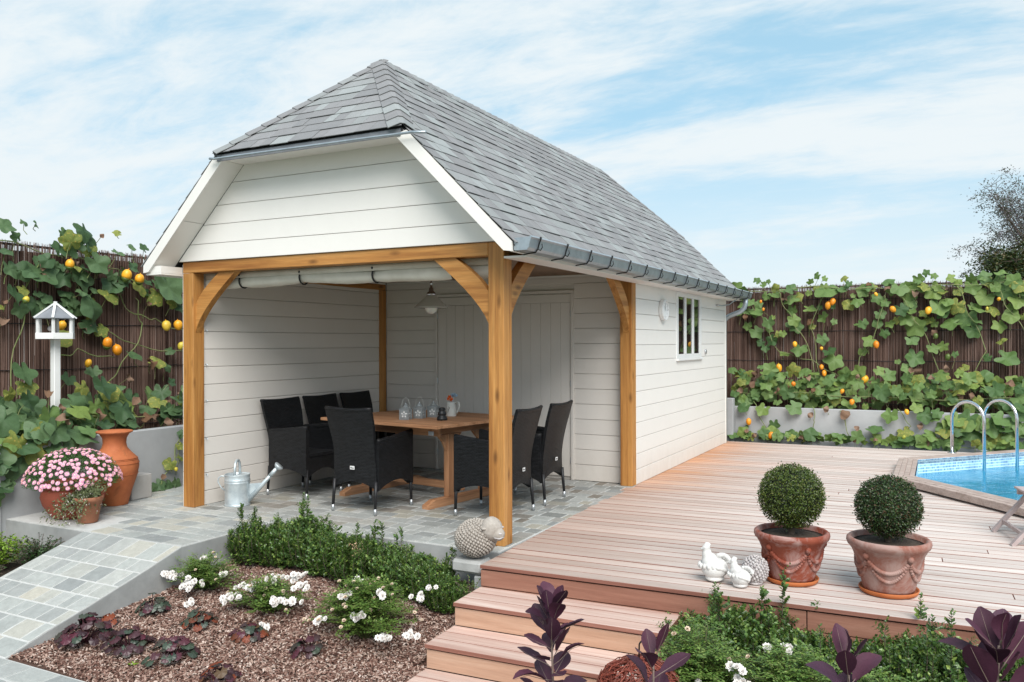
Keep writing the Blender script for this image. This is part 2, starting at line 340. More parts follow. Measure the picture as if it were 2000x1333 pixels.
TIN = simple('tin', (.30, .33, .34, 1), (.42, .45, .46, 1), 20, .4, .5)
CANDLE = simple('candle_white', (.85, .85, .84, 1), None, 5, .5)
ORANGE = simple('orange_flower', (.9, .16, .01, 1), None, 5, .5)
BLUEF = simple('blue_flower', (.22, .40, .55, 1), (.5, .6, .7, 1), 30, .5)
PRINT = simple('dark_print', (.02, .02, .022, 1), None, 5, .6)
GREYP = simple('grey_roofing', (.17, .18, .20, 1), (.22, .23, .25, 1), 10, .6)
CHROME = simple('chrome', (.5, .5, .52, 1), None, 5, .15, 1)
s = NT('opal_glass'); s.b.inputs['Subsurface Weight'].default_value = .3
OPAL = s.fin((.78, .77, .72, 1), .25)
s = NT('lamp_glass'); m_ = s.fin((.62, .60, .54, 1), .2); s.b.inputs['Alpha'].default_value = .55
SHADE = m_
s = NT('window_glass'); s.b.inputs['IOR'].default_value = 2.1
GLASS = s.fin((.006, .007, .007, 1), .02, 0, .9)
# pool liner: mosaic
s = NT('pool_mosaic')
t1 = s.n('ShaderNodeTexCoord'); sp = s.n('ShaderNodeSeparateXYZ'); s.l(t1.outputs['Object'], sp.inputs[0])
a1 = s.n('ShaderNodeMath', operation='SUBTRACT'); s.l(sp.outputs[0], a1.inputs[0]); s.l(sp.outputs[1], a1.inputs[1])
a2 = s.n('ShaderNodeMath', operation='MULTIPLY_ADD'); s.l(sp.outputs[1], a2.inputs[0]); a2.inputs[1].default_value = 1.7; s.l(sp.outputs[0], a2.inputs[2])
cb = s.n('ShaderNodeCombineXYZ'); s.l(a2.outputs[0], cb.inputs[0]); s.l(sp.outputs[2], cb.inputs[1])
bk = s.n('ShaderNodeTexBrick'); s.l(cb.outputs[0], bk.inputs['Vector'])
bk.inputs['Scale'].default_value = 1; bk.inputs['Brick Width'].default_value = .05; bk.inputs['Row Height'].default_value = .035; bk.inputs['Mortar Size'].default_value = .005
bk.offset = 0
bk.inputs['Color1'].default_value = (.05, .20, .42, 1); bk.inputs['Color2'].default_value = (.35, .62, .75, 1); bk.inputs['Mortar'].default_value = (.62, .80, .88, 1)
lower = s.ramp(s.noise(s.coord(), 30, 3, .6), [(.4, (.06, .36, .62, 1)), (.6, (.14, .50, .74, 1))])
f = s.n('ShaderNodeMath', operation='LESS_THAN'); s.l(sp.outputs[2], f.inputs[0]); f.inputs[1].default_value = -.10
c = s.mix(f.outputs[0], bk.outputs['Color'], lower)
MOSAIC = s.fin(c, .3)
s = NT('pool_water')
v = s.coord(); nz = s.noise(v, 3.5, 4, .55, .4)
s.bump(nz, .35, .05)
nrm = s.b.inputs['Normal'].links[0].from_socket
tp = s.n('ShaderNodeBsdfTransparent'); tp.inputs[0].default_value = (.62, .93, 1, 1)
gl = s.n('ShaderNodeBsdfGlossy'); gl.inputs['Roughness'].default_value = .03; s.l(nrm, gl.inputs['Normal'])
df = s.n('ShaderNodeBsdfDiffuse'); df.inputs[0].default_value = (.08, .52, .80, 1); s.l(nrm, df.inputs['Normal'])
fr = s.n('ShaderNodeFresnel'); fr.inputs[0].default_value = 1.33; s.l(nrm, fr.inputs['Normal'])
mA = s.n('ShaderNodeMixShader'); mA.inputs[0].default_value = .45; s.l(tp.outputs[0], mA.inputs[1]); s.l(df.outputs[0], mA.inputs[2])
mB = s.n('ShaderNodeMixShader'); s.l(fr.outputs[0], mB.inputs[0]); s.l(mA.outputs[0], mB.inputs[1]); s.l(gl.outputs[0], mB.inputs[2])
s.l(mB.outputs[0], s.o.inputs[0]); WATER = s.m

# ------------------------------------------------------------------ mesh helpers
class MB:
    def __init__(s): s.v = []; s.f = []; s.mi = []; s.cm = 0
    def add(s, vs, fs):
        o = len(s.v); s.v.extend([tuple(x) for x in vs]); s.f.extend([tuple(i + o for i in f) for f in fs]); s.mi.extend([s.cm] * len(fs)); return s
    def box(s, x0, x1, y0, y1, z0, z1):
        return s.add([(x0, y0, z0), (x1, y0, z0), (x1, y1, z0), (x0, y1, z0), (x0, y0, z1), (x1, y0, z1), (x1, y1, z1), (x0, y1, z1)],
              [(0, 3, 2, 1), (4, 5, 6, 7), (0, 1, 5, 4), (1, 2, 6, 5), (2, 3, 7, 6), (3, 0, 4, 7)])
    def cbox(s, x0, x1, y0, y1, z0, z1, b=.004):   # box with chamfered edges
        bm = bmesh.new(); g = bmesh.ops.create_cube(bm, size=1)
        for q in bm.verts: q.co = V(((x0 + x1) / 2 + q.co.x * (x1 - x0), (y0 + y1) / 2 + q.co.y * (y1 - y0), (z0 + z1) / 2 + q.co.z * (z1 - z0)))
        bmesh.ops.bevel(bm, geom=bm.edges[:], offset=b, segments=1, affect='EDGES')
        bm.verts.index_update(); s.add([v.co for v in bm.verts], [[v.index for v in f.verts] for f in bm.faces]); bm.free(); return s
    def bar(s, a, b, wx, wz, up=V((0, 0, 1))):  # rectangular bar a->b
        a = V(a); b = V(b); d = (b - a).normalized(); x = d.cross(up).normalized(); z = x.cross(d)
        q = [x * wx / 2 + z * wz / 2, -x * wx / 2 + z * wz / 2, -x * wx / 2 - z * wz / 2, x * wx / 2 - z * wz / 2]
        return s.add([a + k for k in q] + [b + k for k in q], [(3, 2, 1, 0), (4, 5, 6, 7), (0, 1, 5, 4), (1, 2, 6, 5), (2, 3, 7, 6), (3, 0, 4, 7)])
    def tube(s, pts, r, n=8, cap=True):
        pts = [V(p) for p in pts]; k = len(pts); rr = r if isinstance(r, (list, tuple)) else [r] * k
        d = (pts[1] - pts[0]).normalized(); x = d.orthogonal().normalized(); vs = []
        for i, p in enumerate(pts):
            dd = (pts[min(i + 1, k - 1)] - pts[max(i - 1, 0)]).normalized()
            x = (x - dd * x.dot(dd)).normalized(); y = dd.cross(x)
            for j in range(n): a = 2 * PI * j / n; vs.append(p + (x * math.cos(a) + y * math.sin(a)) * rr[i])
        fs = [(i * n + j, i * n + (j + 1) % n, (i + 1) * n + (j + 1) % n, (i + 1) * n + j) for i in range(k - 1) for j in range(n)]
        if cap: fs += [tuple(range(n - 1, -1, -1)), tuple((k - 1) * n + j for j in range(n))]
        return s.add(vs, fs)
    def lathe(s, prof, n=24, c=(0, 0, 0), fn=None):
        vs = []; 
        for r_, z in prof:
            for j in range(n):
                a = 2 * PI * j / n; q = r_ if fn is None else fn(r_, z, a)
                vs.append((c[0] + q * math.cos(a), c[1] + q * math.sin(a), c[2] + z))
        fs = [(i * n + j, i * n + (j + 1) % n, (i + 1) * n + (j + 1) % n, (i + 1) * n + j) for i in range(len(prof) - 1) for j in range(n)]
        if prof[0][0] > 0: fs.append(tuple(range(n - 1, -1, -1)))
        if prof[-1][0] > 0: fs.append(tuple((len(prof) - 1) * n + j for j in range(n)))
        return s.add(vs, fs)
    def prism(s, poly, d):   # polygon (3D pts) extruded by vector d
        n = len(poly); d = V(d); P = [V(p) for p in poly]
        return s.add(P + [p + d for p in P], [tuple(range(n - 1, -1, -1)), tuple(range(n, 2 * n))] + [(i, (i + 1) % n, n + (i + 1) % n, n + i) for i in range(n)])
    def strip(s, A, B, d):   # solid between polylines A and B extruded by d
        for i in range(len(A) - 1): s.prism([A[i], A[i + 1], B[i + 1], B[i]], d)
        return s
    def piece(s, P, n, t, b, side=0):   # flat piece with top corners P, thickness t, small bevel b
        P = [V(p) for p in P]; n = V(n).normalized(); c = sum(P, V()) / 4; ins = []
        for i, p in enumerate(P):
            e1 = (P[(i + 1) % 4] - p); e2 = (P[i - 1] - p)
            e1 = e1.normalized() if e1.length > 1e-5 else (c - p).normalized(); e2 = e2.normalized() if e2.length > 1e-5 else (c - p).normalized()
            ins.append(p + (e1 + e2) * b)
        vs = [p - n * t for p in P] + [p - n * b for p in P] + ins
        s.add(vs, [(8, 9, 10, 11)]); o = len(s.v) - 12; cm = s.cm; s.cm = cm + side; fs = [(3, 2, 1, 0)]
        for i in range(4):
            j = (i + 1) % 4; fs += [(i, j, 4 + j, 4 + i), (4 + i, 4 + j, 8 + j, 8 + i)]
        s.f.extend([tuple(i + o for i in f) for f in fs]); s.mi.extend([s.cm] * len(fs)); s.cm = cm
        return s
    def ball(s, c, r, seg=10, rings=6, jit=0):
        rx, ry, rz = r if isinstance(r, tuple) else (r, r, r)
        vs = [(c[0], c[1], c[2] - rz)]
        for i in range(1, rings):
            a = PI * i / rings
            for j in range(seg):
                b = 2 * PI * j / seg; k = 1 + (R.uniform(-jit, jit) if jit else 0)
                vs.append((c[0] + rx * k * math.sin(a) * math.cos(b), c[1] + ry * k * math.sin(a) * math.sin(b), c[2] - rz * k * math.cos(a)))
        vs.append((c[0], c[1], c[2] + rz)); t = len(vs) - 1
        fs = [(0, 1 + (j + 1) % seg, 1 + j) for j in range(seg)]
        for i in range(rings - 2):
            for j in range(seg): o = 1 + i * seg; fs.append((o + j, o + (j + 1) % seg, o + seg + (j + 1) % seg, o + seg + j))
        o = 1 + (rings - 2) * seg; fs += [(o + j, o + (j + 1) % seg, t) for j in range(seg)]
        return s.add(vs, fs)
    def leaf(s, p, d, nrm, l, w_, fold=.25, curl=.15):   # 4-tri folded leaf
        d = V(d).normalized(); nrm = V(nrm); x = d.cross(nrm)
        if x.length < 1e-4: x = d.orthogonal()
        x.normalize(); z = x.cross(d); p = V(p)
        m = p + d * l * .5 - z * w_ * fold; t = p + d * l - z * l * curl
        return s.add([p, m + x * w_ / 2 + z * w_ * fold, t, m - x * w_ / 2 + z * w_ * fold, m], [(0, 1, 4), (1, 2, 4), (0, 4, 3), (4, 2, 3)])
    def leaf2(s, p, d, nrm, l, w_):
        d = V(d).normalized(); x = d.cross(V(nrm))
        if x.length < 1e-4: x = d.orthogonal()
        x.normalize(); p = V(p); m = p + d * l * .45
        return s.add([p, m + x * w_ / 2, p + d * l, m - x * w_ / 2], [(0, 1, 2), (0, 2, 3)])
    def mesh(s, name, mat, smooth=False):
        me = bpy.data.meshes.new(name); me.from_pydata(s.v, [], s.f); 
        for m in (mat if isinstance(mat, (list, tuple)) else [mat]): me.materials.append(m)
        if any(s.mi): me.polygons.foreach_set('material_index', s.mi)
        if smooth: me.polygons.foreach_set('use_smooth', [True] * len(s.f))
        me.update(); return me
    def build(s, name, mat, parent=None, smooth=False, **k):
        return ob(name, s.mesh(name, mat, smooth), parent, **k)

def ob(name, me, parent=None, loc=None, rot=None, scale=None, label=None, cat=None, group=None, kind=None):
    o = bpy.data.objects.new(name, me); col.objects.link(o)
    if parent is not None: o.parent = parent
    if loc is not None: o.location = loc
    if rot is not None: o.rotation_euler = rot
    if scale is not None: o.scale = (scale,) * 3 if isinstance(scale, (int, float)) else scale
    return tag(o, label, cat, group, kind)
def tag(o, label=None, cat=None, group=None, kind=None):
    for a, b in (('label', label), ('category', cat), ('group', group), ('kind', kind)):
        if b: o[a] = b
    return o
def empty(name, loc, label=None, cat=None, group=None, rz=0, kind=None):
    return ob(name, None, None, loc, (0, 0, rz), None, label, cat, group, kind)
def copy_tree(o, parent=None):
    c = o.copy(); col.objects.link(c)
    if parent is not None: c.parent = parent
    for ch in list(o.children): copy_tree(ch, c)
    return c
def lerp(a, b, t): return a + (b - a) * t
def rvec(): 
    while True:
        q = V((R.uniform(-1, 1), R.uniform(-1, 1), R.uniform(-1, 1)))
        if .05 < q.length < 1: return q.normalized()
def curve3(a, b, c, n=8):
    a, b, c = V(a), V(b), V(c); return [a * (1 - t) ** 2 + b * 2 * t * (1 - t) + c * t * t for t in [i / n for i in range(n + 1)]]

# ================================================================== GROUND AND PAVING
def sheet(name, polys, mat, kind='structure', **k):
    mb = MB()
    for P in polys: mb.add(P, [tuple(range(len(P)))])
    return mb.build(name, mat, kind=kind, **k)
Z0 = -.52
HX0, HX1, HY0, HY1 = 2.62, 7.1, 2.7, 7.66
q = lambda x0, x1, y0, y1, z=Z0: [(x0, y0, z), (x1, y0, z), (x1, y1, z), (x0, y1, z)]
sheet('ground', [q(-900, HX0, -900, 900), q(HX1, 900, -900, 900), q(HX0, HX1, -900, HY0), q(HX0, HX1, HY1, 900)], GRASS)

# terrace body
terr = empty('terrace', (0, 0, 0), kind='structure')
mb = MB(); mb.box(-4.5, .035, -.15, 3.15, -.6, -.012).box(-4.5, -2.25, -1.1, -.152, -.6, -.012)
mb.build('concrete_base', CONC, terr)
mb = MB(); mb.box(-4.5, .03, -.145, 3.148, -.0118, -.005).box(-4.5, -2.255, -1.095, -.1462, -.0118, -.005); mb.build('mortar_bed', MORTAR, terr)
stones = []
def stone_rows(x0, x1, y0, y1, fn, mn=.09, mxw=.235, inside=None):
    y = y0
    while y < y1 - .03:
        h = min(R.uniform(.145, .19), y1 - y)
        if y1 - (y + h) < .06: h = y1 - y
        x = x0 - R.uniform(0, .1)
        while x < x1 - .01:
            w_ = R.choice([R.uniform(mn, .14), R.uniform(.15, mxw), R.uniform(.16, mxw)])
            a, b = max(x, x0), min(x + w_, x1)
            if x1 - b < .06: b = x1
            if b - a > .03: fn(a + .008, b - .008, y + .0085, y + h - .0085)
            x = b if b == x1 else x + w_
        y += h
def terr_stone(a, b, c, d):
    if a < -3.5 and c < -.62: return
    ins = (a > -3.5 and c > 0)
    j = lambda: R.uniform(-.003, .003)
    z = R.uniform(-.0015, .0015); tx, ty = R.uniform(-.001, .001), R.uniform(-.001, .001)
    P = [(a + j(), c + j(), z - tx - ty), (b + j(), c + j(), z + tx - ty), (b + j(), d + j(), z + tx + ty), (a + j(), d + j(), z - tx + ty)]
    stones.append((V(((a + b) / 2, (c + d) / 2, 0)), P, ins))
stone_rows(-4.48, .02, -.14, 3.1, terr_stone)
stone_rows(-4.48, -2.262, -1.09, -.152, terr_stone)
vis = lambda p: (p - CAM).dot(Fw)
stones.sort(key=lambda t: vis(t[0]))
rest = [MB(), MB()]
for i, (c, P, ins) in enumerate(stones):
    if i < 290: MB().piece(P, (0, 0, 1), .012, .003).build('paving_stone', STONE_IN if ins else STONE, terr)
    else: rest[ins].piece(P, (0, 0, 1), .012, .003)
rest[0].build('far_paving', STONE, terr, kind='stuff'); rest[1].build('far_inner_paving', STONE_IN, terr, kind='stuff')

# ramp
ramp = empty('ramp', (-2.8, -1.1, 0), kind='structure')
RX0, RX1 = -.62, .55
prof = [(0, 0), (-.30, -.095), (-.78, -.235), (-1.12, -.325), (-1.36, -.405)]
def rz_(y):
    for (a, za), (b, zb) in zip(prof, prof[1:]):
        if y >= b: return za + (zb - za) * (y - a) / (b - a)
    return prof[-1][1]
mb = MB(); mb.prism([(RX0, y, z - .012) for y, z in prof] + [(RX0, -1.36, -.7), (RX0, 0, -.7)], (RX1 - RX0, 0, 0)); mb.build('concrete_base', CONC, ramp)
mb = MB()
for (a, za), (b, zb) in zip(prof, prof[1:]): mb.prism([(RX0 + .004, a, za - .0118), (RX0 + .004, b, zb - .0118), (RX0 + .004, b, zb - .005), (RX0 + .004, a, za - .005)], (RX1 - RX0 - .008, 0, 0))
mb.build('mortar_bed', MORTAR, ramp)
def ramp_stone(a, b, c, d):
    P = [(a, c, rz_(c)), (b, c, rz_(c)), (b, d, rz_(d)), (a, d, rz_(d))]
    MB().piece(P, (0, -.28, 1), .010, .003).build('paving_stone', STONE, ramp)
stone_rows(RX0 + .003, RX1 - .003, -1.36, 0, ramp_stone, .08, .22)
path = empty('path', (-3, -3, -.405), kind='structure')
MB().box(-4, 4.2, -3, .545, -.3, -.012).build('concrete_base', CONC, path)
MB().box(-3.99, 4.19, -2.99, .54, -.0118, -.005).build('mortar_bed', MORTAR, path)
def path_stone(a, b, c, d):
    MB().piece([(a, c, 0), (b, c, 0), (b, d, 0), (a, d, 0)], (0, 0, 1), .010, .003).build('paving_stone', STONE, path)
stone_rows(-1.2, 2.2, -1.1, .535, path_stone, .12, .26)

# mulch bed
def mz(x, y):
    t = min(1, max(0, (-y - .15) / 2.3)); u = min(1, max(0, (x + 2.25) / 2.3))
    return lerp(lerp(-.20, -.42, t), lerp(-.27, -.474, min(1, t * 2.0)), u ** 1.5) + .012 * mnoise.noise(V((x * 4, y * 4, 0)))
bed = MB(); nx, ny = 40, 40
vs = [(lerp(-2.25, .34, i / nx), lerp(-2.46, -.15, j / ny), 0) for j in range(ny + 1) for i in range(nx + 1)]
vs = [(x, y, mz(x, y) if x < .06 else min(mz(x, y), -.479)) for x, y, z in vs]
bed.add(vs, [(j * (nx + 1) + i, j * (nx + 1) + i + 1, (j + 1) * (nx + 1) + i + 1, (j + 1) * (nx + 1) + i) for j in range(ny) for i in range(nx)])
bed.build('planting_bed', MULCHB, kind='structure', smooth=True)
sheet('right_planting_bed', [[(1.40, -6.0, -.475), (6, -6.0, -.475), (6, -.45, -.475), (1.40, -.45, -.475)]], MULCHB)
sheet('left_planting_bed', [[(-6, -2.45, -.42), (-3.42, -2.45, -.42), (-3.42, -1.1, -.30), (-6, -1.1, -.30)]], SOIL)
def chips(n, area, zf, name):
    mb = MB()
    for _ in range(n):
        x = R.uniform(area[0], area[1]); y = R.uniform(area[2], area[3]); l = R.uniform(.006, .019); w_ = R.uniform(.0022, .005); h = R.uniform(.0015, .004)
        d = V((R.uniform(-1, 1), R.uniform(-1, 1), R.uniform(-.45, .45))).normalized(); s_ = d.cross(V((R.uniform(-.4, .4), R.uniform(-.4, .4), 1))).normalized(); u = s_.cross(d)
        c = V((x, y, zf(x, y) + R.uniform(.001, .016)))
        A = c - d * l; B = c + d * l
        mb.add([A - s_ * w_ * .6, A + s_ * w_ * .6, B + s_ * w_, B - s_ * w_, c - s_ * w_ * 1.2 + u * h * 2, c + s_ * w_ * 1.2 + u * h * 2], [(0, 1, 5, 4), (4, 5, 2, 3), (0, 4, 3), (1, 2, 5), (3, 2, 1, 0)])
    mb.build(name, CHIP, kind='stuff')
chips(42000, (-2.24, .12, -2.43, -.17), lambda x, y: mz(x, y) if x < .06 else min(mz(x, y), -.479), 'bark_mulch')
chips(5000, (1.5, 3.6, -2.4, -.6), lambda x, y: -.475, 'bark_mulch')

# ================================================================== DECK, STEPS
TH = math.radians(2.3)
DO = V((.085, -.53, 0))
deck = empty('deck', DO, rz=TH, kind='structure')
dinv = Matrix.Translation(DO) @ Matrix.Rotation(TH, 4, 'Z'); dinv = dinv.inverted()
OUT = [(2.50, 5.95), (2.50, 4.37), (3.93, 2.56), (5.75, 2.56), (7.2, 4.37), (7.2, 5.95), (5.7, 7.70), (4.02, 7.70)]
def off_poly(P, d):
    n = len(P); o = []
    for i in range(n):
        p0, p1, p2 = V(P[i - 1] + (0,)), V(P[i] + (0,)), V(P[(i + 1) % n] + (0,))
        e1 = (p1 - p0).normalized(); e2 = (p2 - p1).normalized()
        n1 = V((-e1.y, e1.x, 0)); n2 = V((-e2.y, e2.x, 0)); b = (n1 + n2).normalized(); o.append(tuple((p1 + b * d / b.dot(n1))[:2]))
    return o
INN = off_poly(OUT, .22)
HOLE = off_poly(OUT, .10)
hl = [dinv @ V(p + (0,)) for p in HOLE]
def span(v):
    xs = []
    for i in range(len(hl)):
        a, b = hl[i], hl[(i + 1) % len(hl)]
        if (a.y - v) * (b.y - v) < 0: xs.append(lerp(a.x, b.x, (v - a.y) / (b.y - a.y)))
    return (min(xs), max(xs)) if len(xs) == 2 else None
PITCH = .131
v0 = 0.0; row = 0
def left_edge(v): return -.02 if v > 3.55 else .0
while v0 < 8.1:
    v1 = v0 + PITCH - .0095
    s0, s1 = span(v0), span(v1); segs = []
    le = -.35 if v0 > 3.7 else .0
    if s0 and s1: segs = [((le, le), (s0[0], s1[0])), ((s0[1], s1[1]), (7.6, 7.6))]
    elif s0 or s1:
        m = s0 or s1; segs = [((le, le), (m[0], m[0])), ((m[1], m[1]), (7.6, 7.6))]
    else: segs = [((le, le), (7.6, 7.6))]
    for (a0, a1), (b0, b1) in segs:
        cuts = [(a0, a1)]
        x = max(a0, a1) + R.uniform(2.2, 6.5)
        while x < min(b0, b1) - .8: cuts.append((x, x)); x += R.uniform(3.2, 4.9)
        cuts.append((b0, b1))
        for (c0, c1), (e0, e1) in zip(cuts, cuts[1:]):
            z = R.uniform(-.0015, .0015)
            MB().piece([(c0 + .0015, v0, z), (e0 - .0015, v0, z), (e1 - .0015, v1, z), (c1 + .0015, v1, z)], (0, 0, 1), .024, .0022, 1).build('deck_board', [DECK, EDGE], deck)
    v0 += PITCH; row += 1
MB().box(.02, 2.35, .04, 8.0, -.5, -.032).box(2.35, 7.5, .04, 2.85, -.5, -.032).build('substructure', FELT, deck)
for a, b in ((.0, 2.18), (2.186, 4.6), (4.606, 7.4)):
    MB().cbox(a, b, .012, .036, -.150, -.036, .002).build('fascia_board', RISER, deck)
    MB().cbox(a, b, .014, .034, -.42, -.156, .002).build('fascia_board', RISER, deck)
steps = empty('deck_steps', DO, rz=TH, kind='structure')
SW = 1.43
for k, (vf, vb, zt, nb) in enumerate([(-.385, .008, -.155, 3), (-.75, -.37, -.31, 3), (-1.62, -.735, -.465, 7)]):
    n = nb; p = (vb - vf) / n
    for i in range(n):
        MB().piece([(0, vf + i * p, zt), (SW, vf + i * p, zt), (SW, vf + (i + 1) * p - .005, zt), (0, vf + (i + 1) * p - .005, zt)], (0, 0, 1), .024, .0022, 1).build('tread_board', [STEPW, EDGE], steps)
    MB().cbox(.004, SW - .004, vf + .014, vf + .036, zt - .155 + .002, zt - .036, .002).build('riser_board', RISER2, steps)
    MB().cbox(SW - .03, SW - .006, vf + .038, vb, zt - .29, zt - .028, .002).build('side_board', RISER2, steps)
    MB().cbox(.006, .03, vf + .038, vb, zt - .29, zt - .028, .002).build('side_board', RISER2, steps)
    MB().box(.034, SW - .034, vf + .04, vb, zt - .3, zt - .03).build('substructure', FELT, steps)

# ================================================================== POOL
pool = empty('swimming_pool', (0, 0, 0), 'in-ground pool with blue mosaic liner and wooden coping in the deck', 'pool')
nP = len(OUT)
for i in range(nP):
    a, b, c, d = OUT[i], OUT[(i + 1) % nP], INN[(i + 1) % nP], INN[i]
    A, B, C_, D_ = [V(p + (0,)) for p in (a, b, c, d)]
    e = (B - A).normalized() * .003
    mb = MB()
    for j in range(4):    # ribs of the coping
        t0, t1 = j / 4 + .004, (j + 1) / 4 - .012
        P = [A.lerp(D_, t0) + e, B.lerp(C_, t0) - e, B.lerp(C_, t1) - e, A.lerp(D_, t1) + e]
        mb.piece([p + V((0, 0, .1 - (.006 if j == 0 else 0))) for p in P], (0, 0, 1), .07 if j == 0 else .03, .006)
    mb.piece([p + V((0, 0, .092)) for p in (A + e + (D_ - A) * .03, B - e + (C_ - B) * .03, C_ - e, D_ + e)], (0, 0, 1), .055, .002)
    dd = (B - A).normalized()
    o = mb.build('coping', COPING[0], pool)
    mb = MB(); mb.add([C_ + V((0, 0, .095)), D_ + V((0, 0, .095)), D_ + V((0, 0, -1.3)), C_ + V((0, 0, -1.3))], [(0, 1, 2, 3)]); mb.build('pool_wall', MOSAIC, pool)
MB().add([p + (-1.29,) for p in INN], [tuple(range(nP))]).build('pool_floor', MOSAIC, pool)
MB().add([p + (-.075,) for p in INN], [tuple(range(nP))]).build('water', WATER, kind='structure')
# ladder
lad = empty('pool_ladder', (3.3, 6.97, .1), 'chromed steel pool ladder with two hooped handrails over the coping', 'ladder')
D1 = V((.63, .776, 0)) * .0 + (V((3.491, 7.211, 0)) - V((3.102, 6.732, 0))); 
side = D1.normalized(); inn = V((side.y, -side.x, 0))
for sgn in (-1, 1):
    base = side * D1.length / 2 * sgn
    pts = [base + V((0, 0, 0)), base + V((0, 0, .46))]
    for k in range(1, 12):
        a = PI * k / 12; pts.append(base + inn * (.23 - .23 * math.cos(a)) + V((0, 0, .46 + .23 * math.sin(a))))
    pts += [base + inn * .46 + V((0, 0, .46)), base + inn * .46 + V((0, 0, -1.0))]
    MB().tube(pts, .021, 12).build('handrail', STEEL, lad, smooth=True)
    MB().lathe([(.055, 0), (.055, .006), (.03, .012), (.02, .014)], 16, tuple(base)).build('floor_flange', STEEL, lad, smooth=True)
for z in (-.22, -.48, -.74):
    c = inn * .46 + V((0, 0, z)); MB().bar(c - side * D1.length / 2, c + side * D1.length / 2, .07, .025).build('tread', STEEL, lad)

# ================================================================== PLANTER WALLS, FENCES
wl = empty('planter_wall', (-4.5, 0, 0), 'grey concrete planter wall behind the clay pots on the left', 'wall')
MB().cbox(-.12, 0, -6, 8.1, -.6, .655, .006).build('wall_panel', CONCW, wl)
MB().cbox(-.16, .02, -6.0, -1.15, -.6, .60, .006).build('wall_pier', CONCW, wl)
wr = empty('planter_wall', (0, 8.0, 0), 'low grey concrete planter wall along the back of the deck', 'wall')
for a, b in ((-4.38, -.001), (.0, 3.1), (3.105, 8.0)):
    MB().cbox(a, b, 0, .12, -.5, .525, .006).build('wall_panel', CONCW, wr)
MB().cbox(-.12, .0, -.14, -.002, -.5, .66, .006).build('wall_pier', CONCW, wr)
sheet('raised_bed_soil', [[(-5.6, -6, .56), (-4.62, -6, .56), (-4.62, 8.9, .56), (-5.6, 8.9, .56)], [(-4.6, 8.1, .45), (8, 8.1, .45), (8, 8.9, .45), (-4.6, 8.9, .45)]], SOIL)
def fence(name, a, b, z0, z1, nrm, label, n, vis_len):
    A, B = V(a), V(b); L_ = (B - A).length; d = (B - A).normalized(); nrm = V(nrm)
    f = empty(name, A, label, 'fence')
    mb = MB(); P = [V((0, 0, 0)), d * L_]; 
    mb.prism([P[0] - nrm * .02 + V((0, 0, z0)), P[1] - nrm * .02 + V((0, 0, z0)), P[1] - nrm * .02 + V((0, 0, z1 - .09)), P[0] - nrm * .02 + V((0, 0, z1 - .09))], -nrm * .012)
    mb.build('brushwood_backing', BRUSHB, f)
    mb = MB()
    for k in range(n):
        t = R.uniform(0, L_); zz0 = z0 + R.uniform(0, .02); h = z1 - R.uniform(-.015, .05) * (2 if R.random() < .15 else 1)
        if R.random() < .3: zz0 = R.uniform(z0, z1 - .5)
        if R.random() < .3: h = R.uniform(zz0 + .4, z1)
        r_ = R.uniform(.002, .0048); q0 = d * t + nrm * R.uniform(-.016, .012); ln = R.uniform(-.02, .02)
        p1 = q0 + V((0, 0, zz0)); p2 = q0 + d * ln * .5 + nrm * R.uniform(-.004, .006) + V((0, 0, (zz0 + h) / 2)); p3 = q0 + d * ln + V((0, 0, h))
        vs = []
        for p, rr in ((p1, r_), (p2, r_), (p3, r_ * .6)):
            for j in range(3): an = 2 * PI * j / 3 + k; vs.append(p + d * rr * math.cos(an) + nrm * rr * math.sin(an))
        mb.add(vs, [(0, 1, 4, 3), (1, 2, 5, 4), (2, 0, 3, 5), (3, 4, 7, 6), (4, 5, 8, 7), (5, 3, 6, 8)])
    mb.build('brushwood_twigs', BRUSH, f, kind='stuff')
    for z in (.62, 1.3, 1.78, 2.3):
        zz = z if z1 > 2.55 else z - .04
        pts = [d * t + nrm * .02 + V((0, 0, zz + .006 * math.sin(t * 3) + .004 * math.sin(t * 11))) for t in [i * .25 for i in range(int(L_ / .25) + 1)]]
        MB().tube(pts, .0045, 5).build('binding_wire', DARK, f)
    MB().tube([V((0, 0, z1 - .03)) - nrm * .02, d * L_ + V((0, 0, z1 - .03)) - nrm * .02], .014, 6).build('top_rail', DARK, f)
    for t in [i * 1.8 + .3 for i in range(int(L_ / 1.8))]:
        MB().tube([d * t - nrm * .07 + V((0, 0, -.3)), d * t - nrm * .07 + V((0, 0, z1 - .04))], .03, 8).build('fence_post', BARK, f)
fence('brushwood_fence', (-5.42, -5.5, 0), (-5.42, 8.9, 0), .45, 2.62, (1, 0, 0), 'tall brown brushwood fence on the left behind the bird feeder', 8500, 4)
fence('brushwood_fence', (-5.4, 8.8, 0), (8.0, 8.8, 0), .40, 2.50, (0, -1, 0), 'long brown brushwood fence at the back behind the pool', 8500, 5)

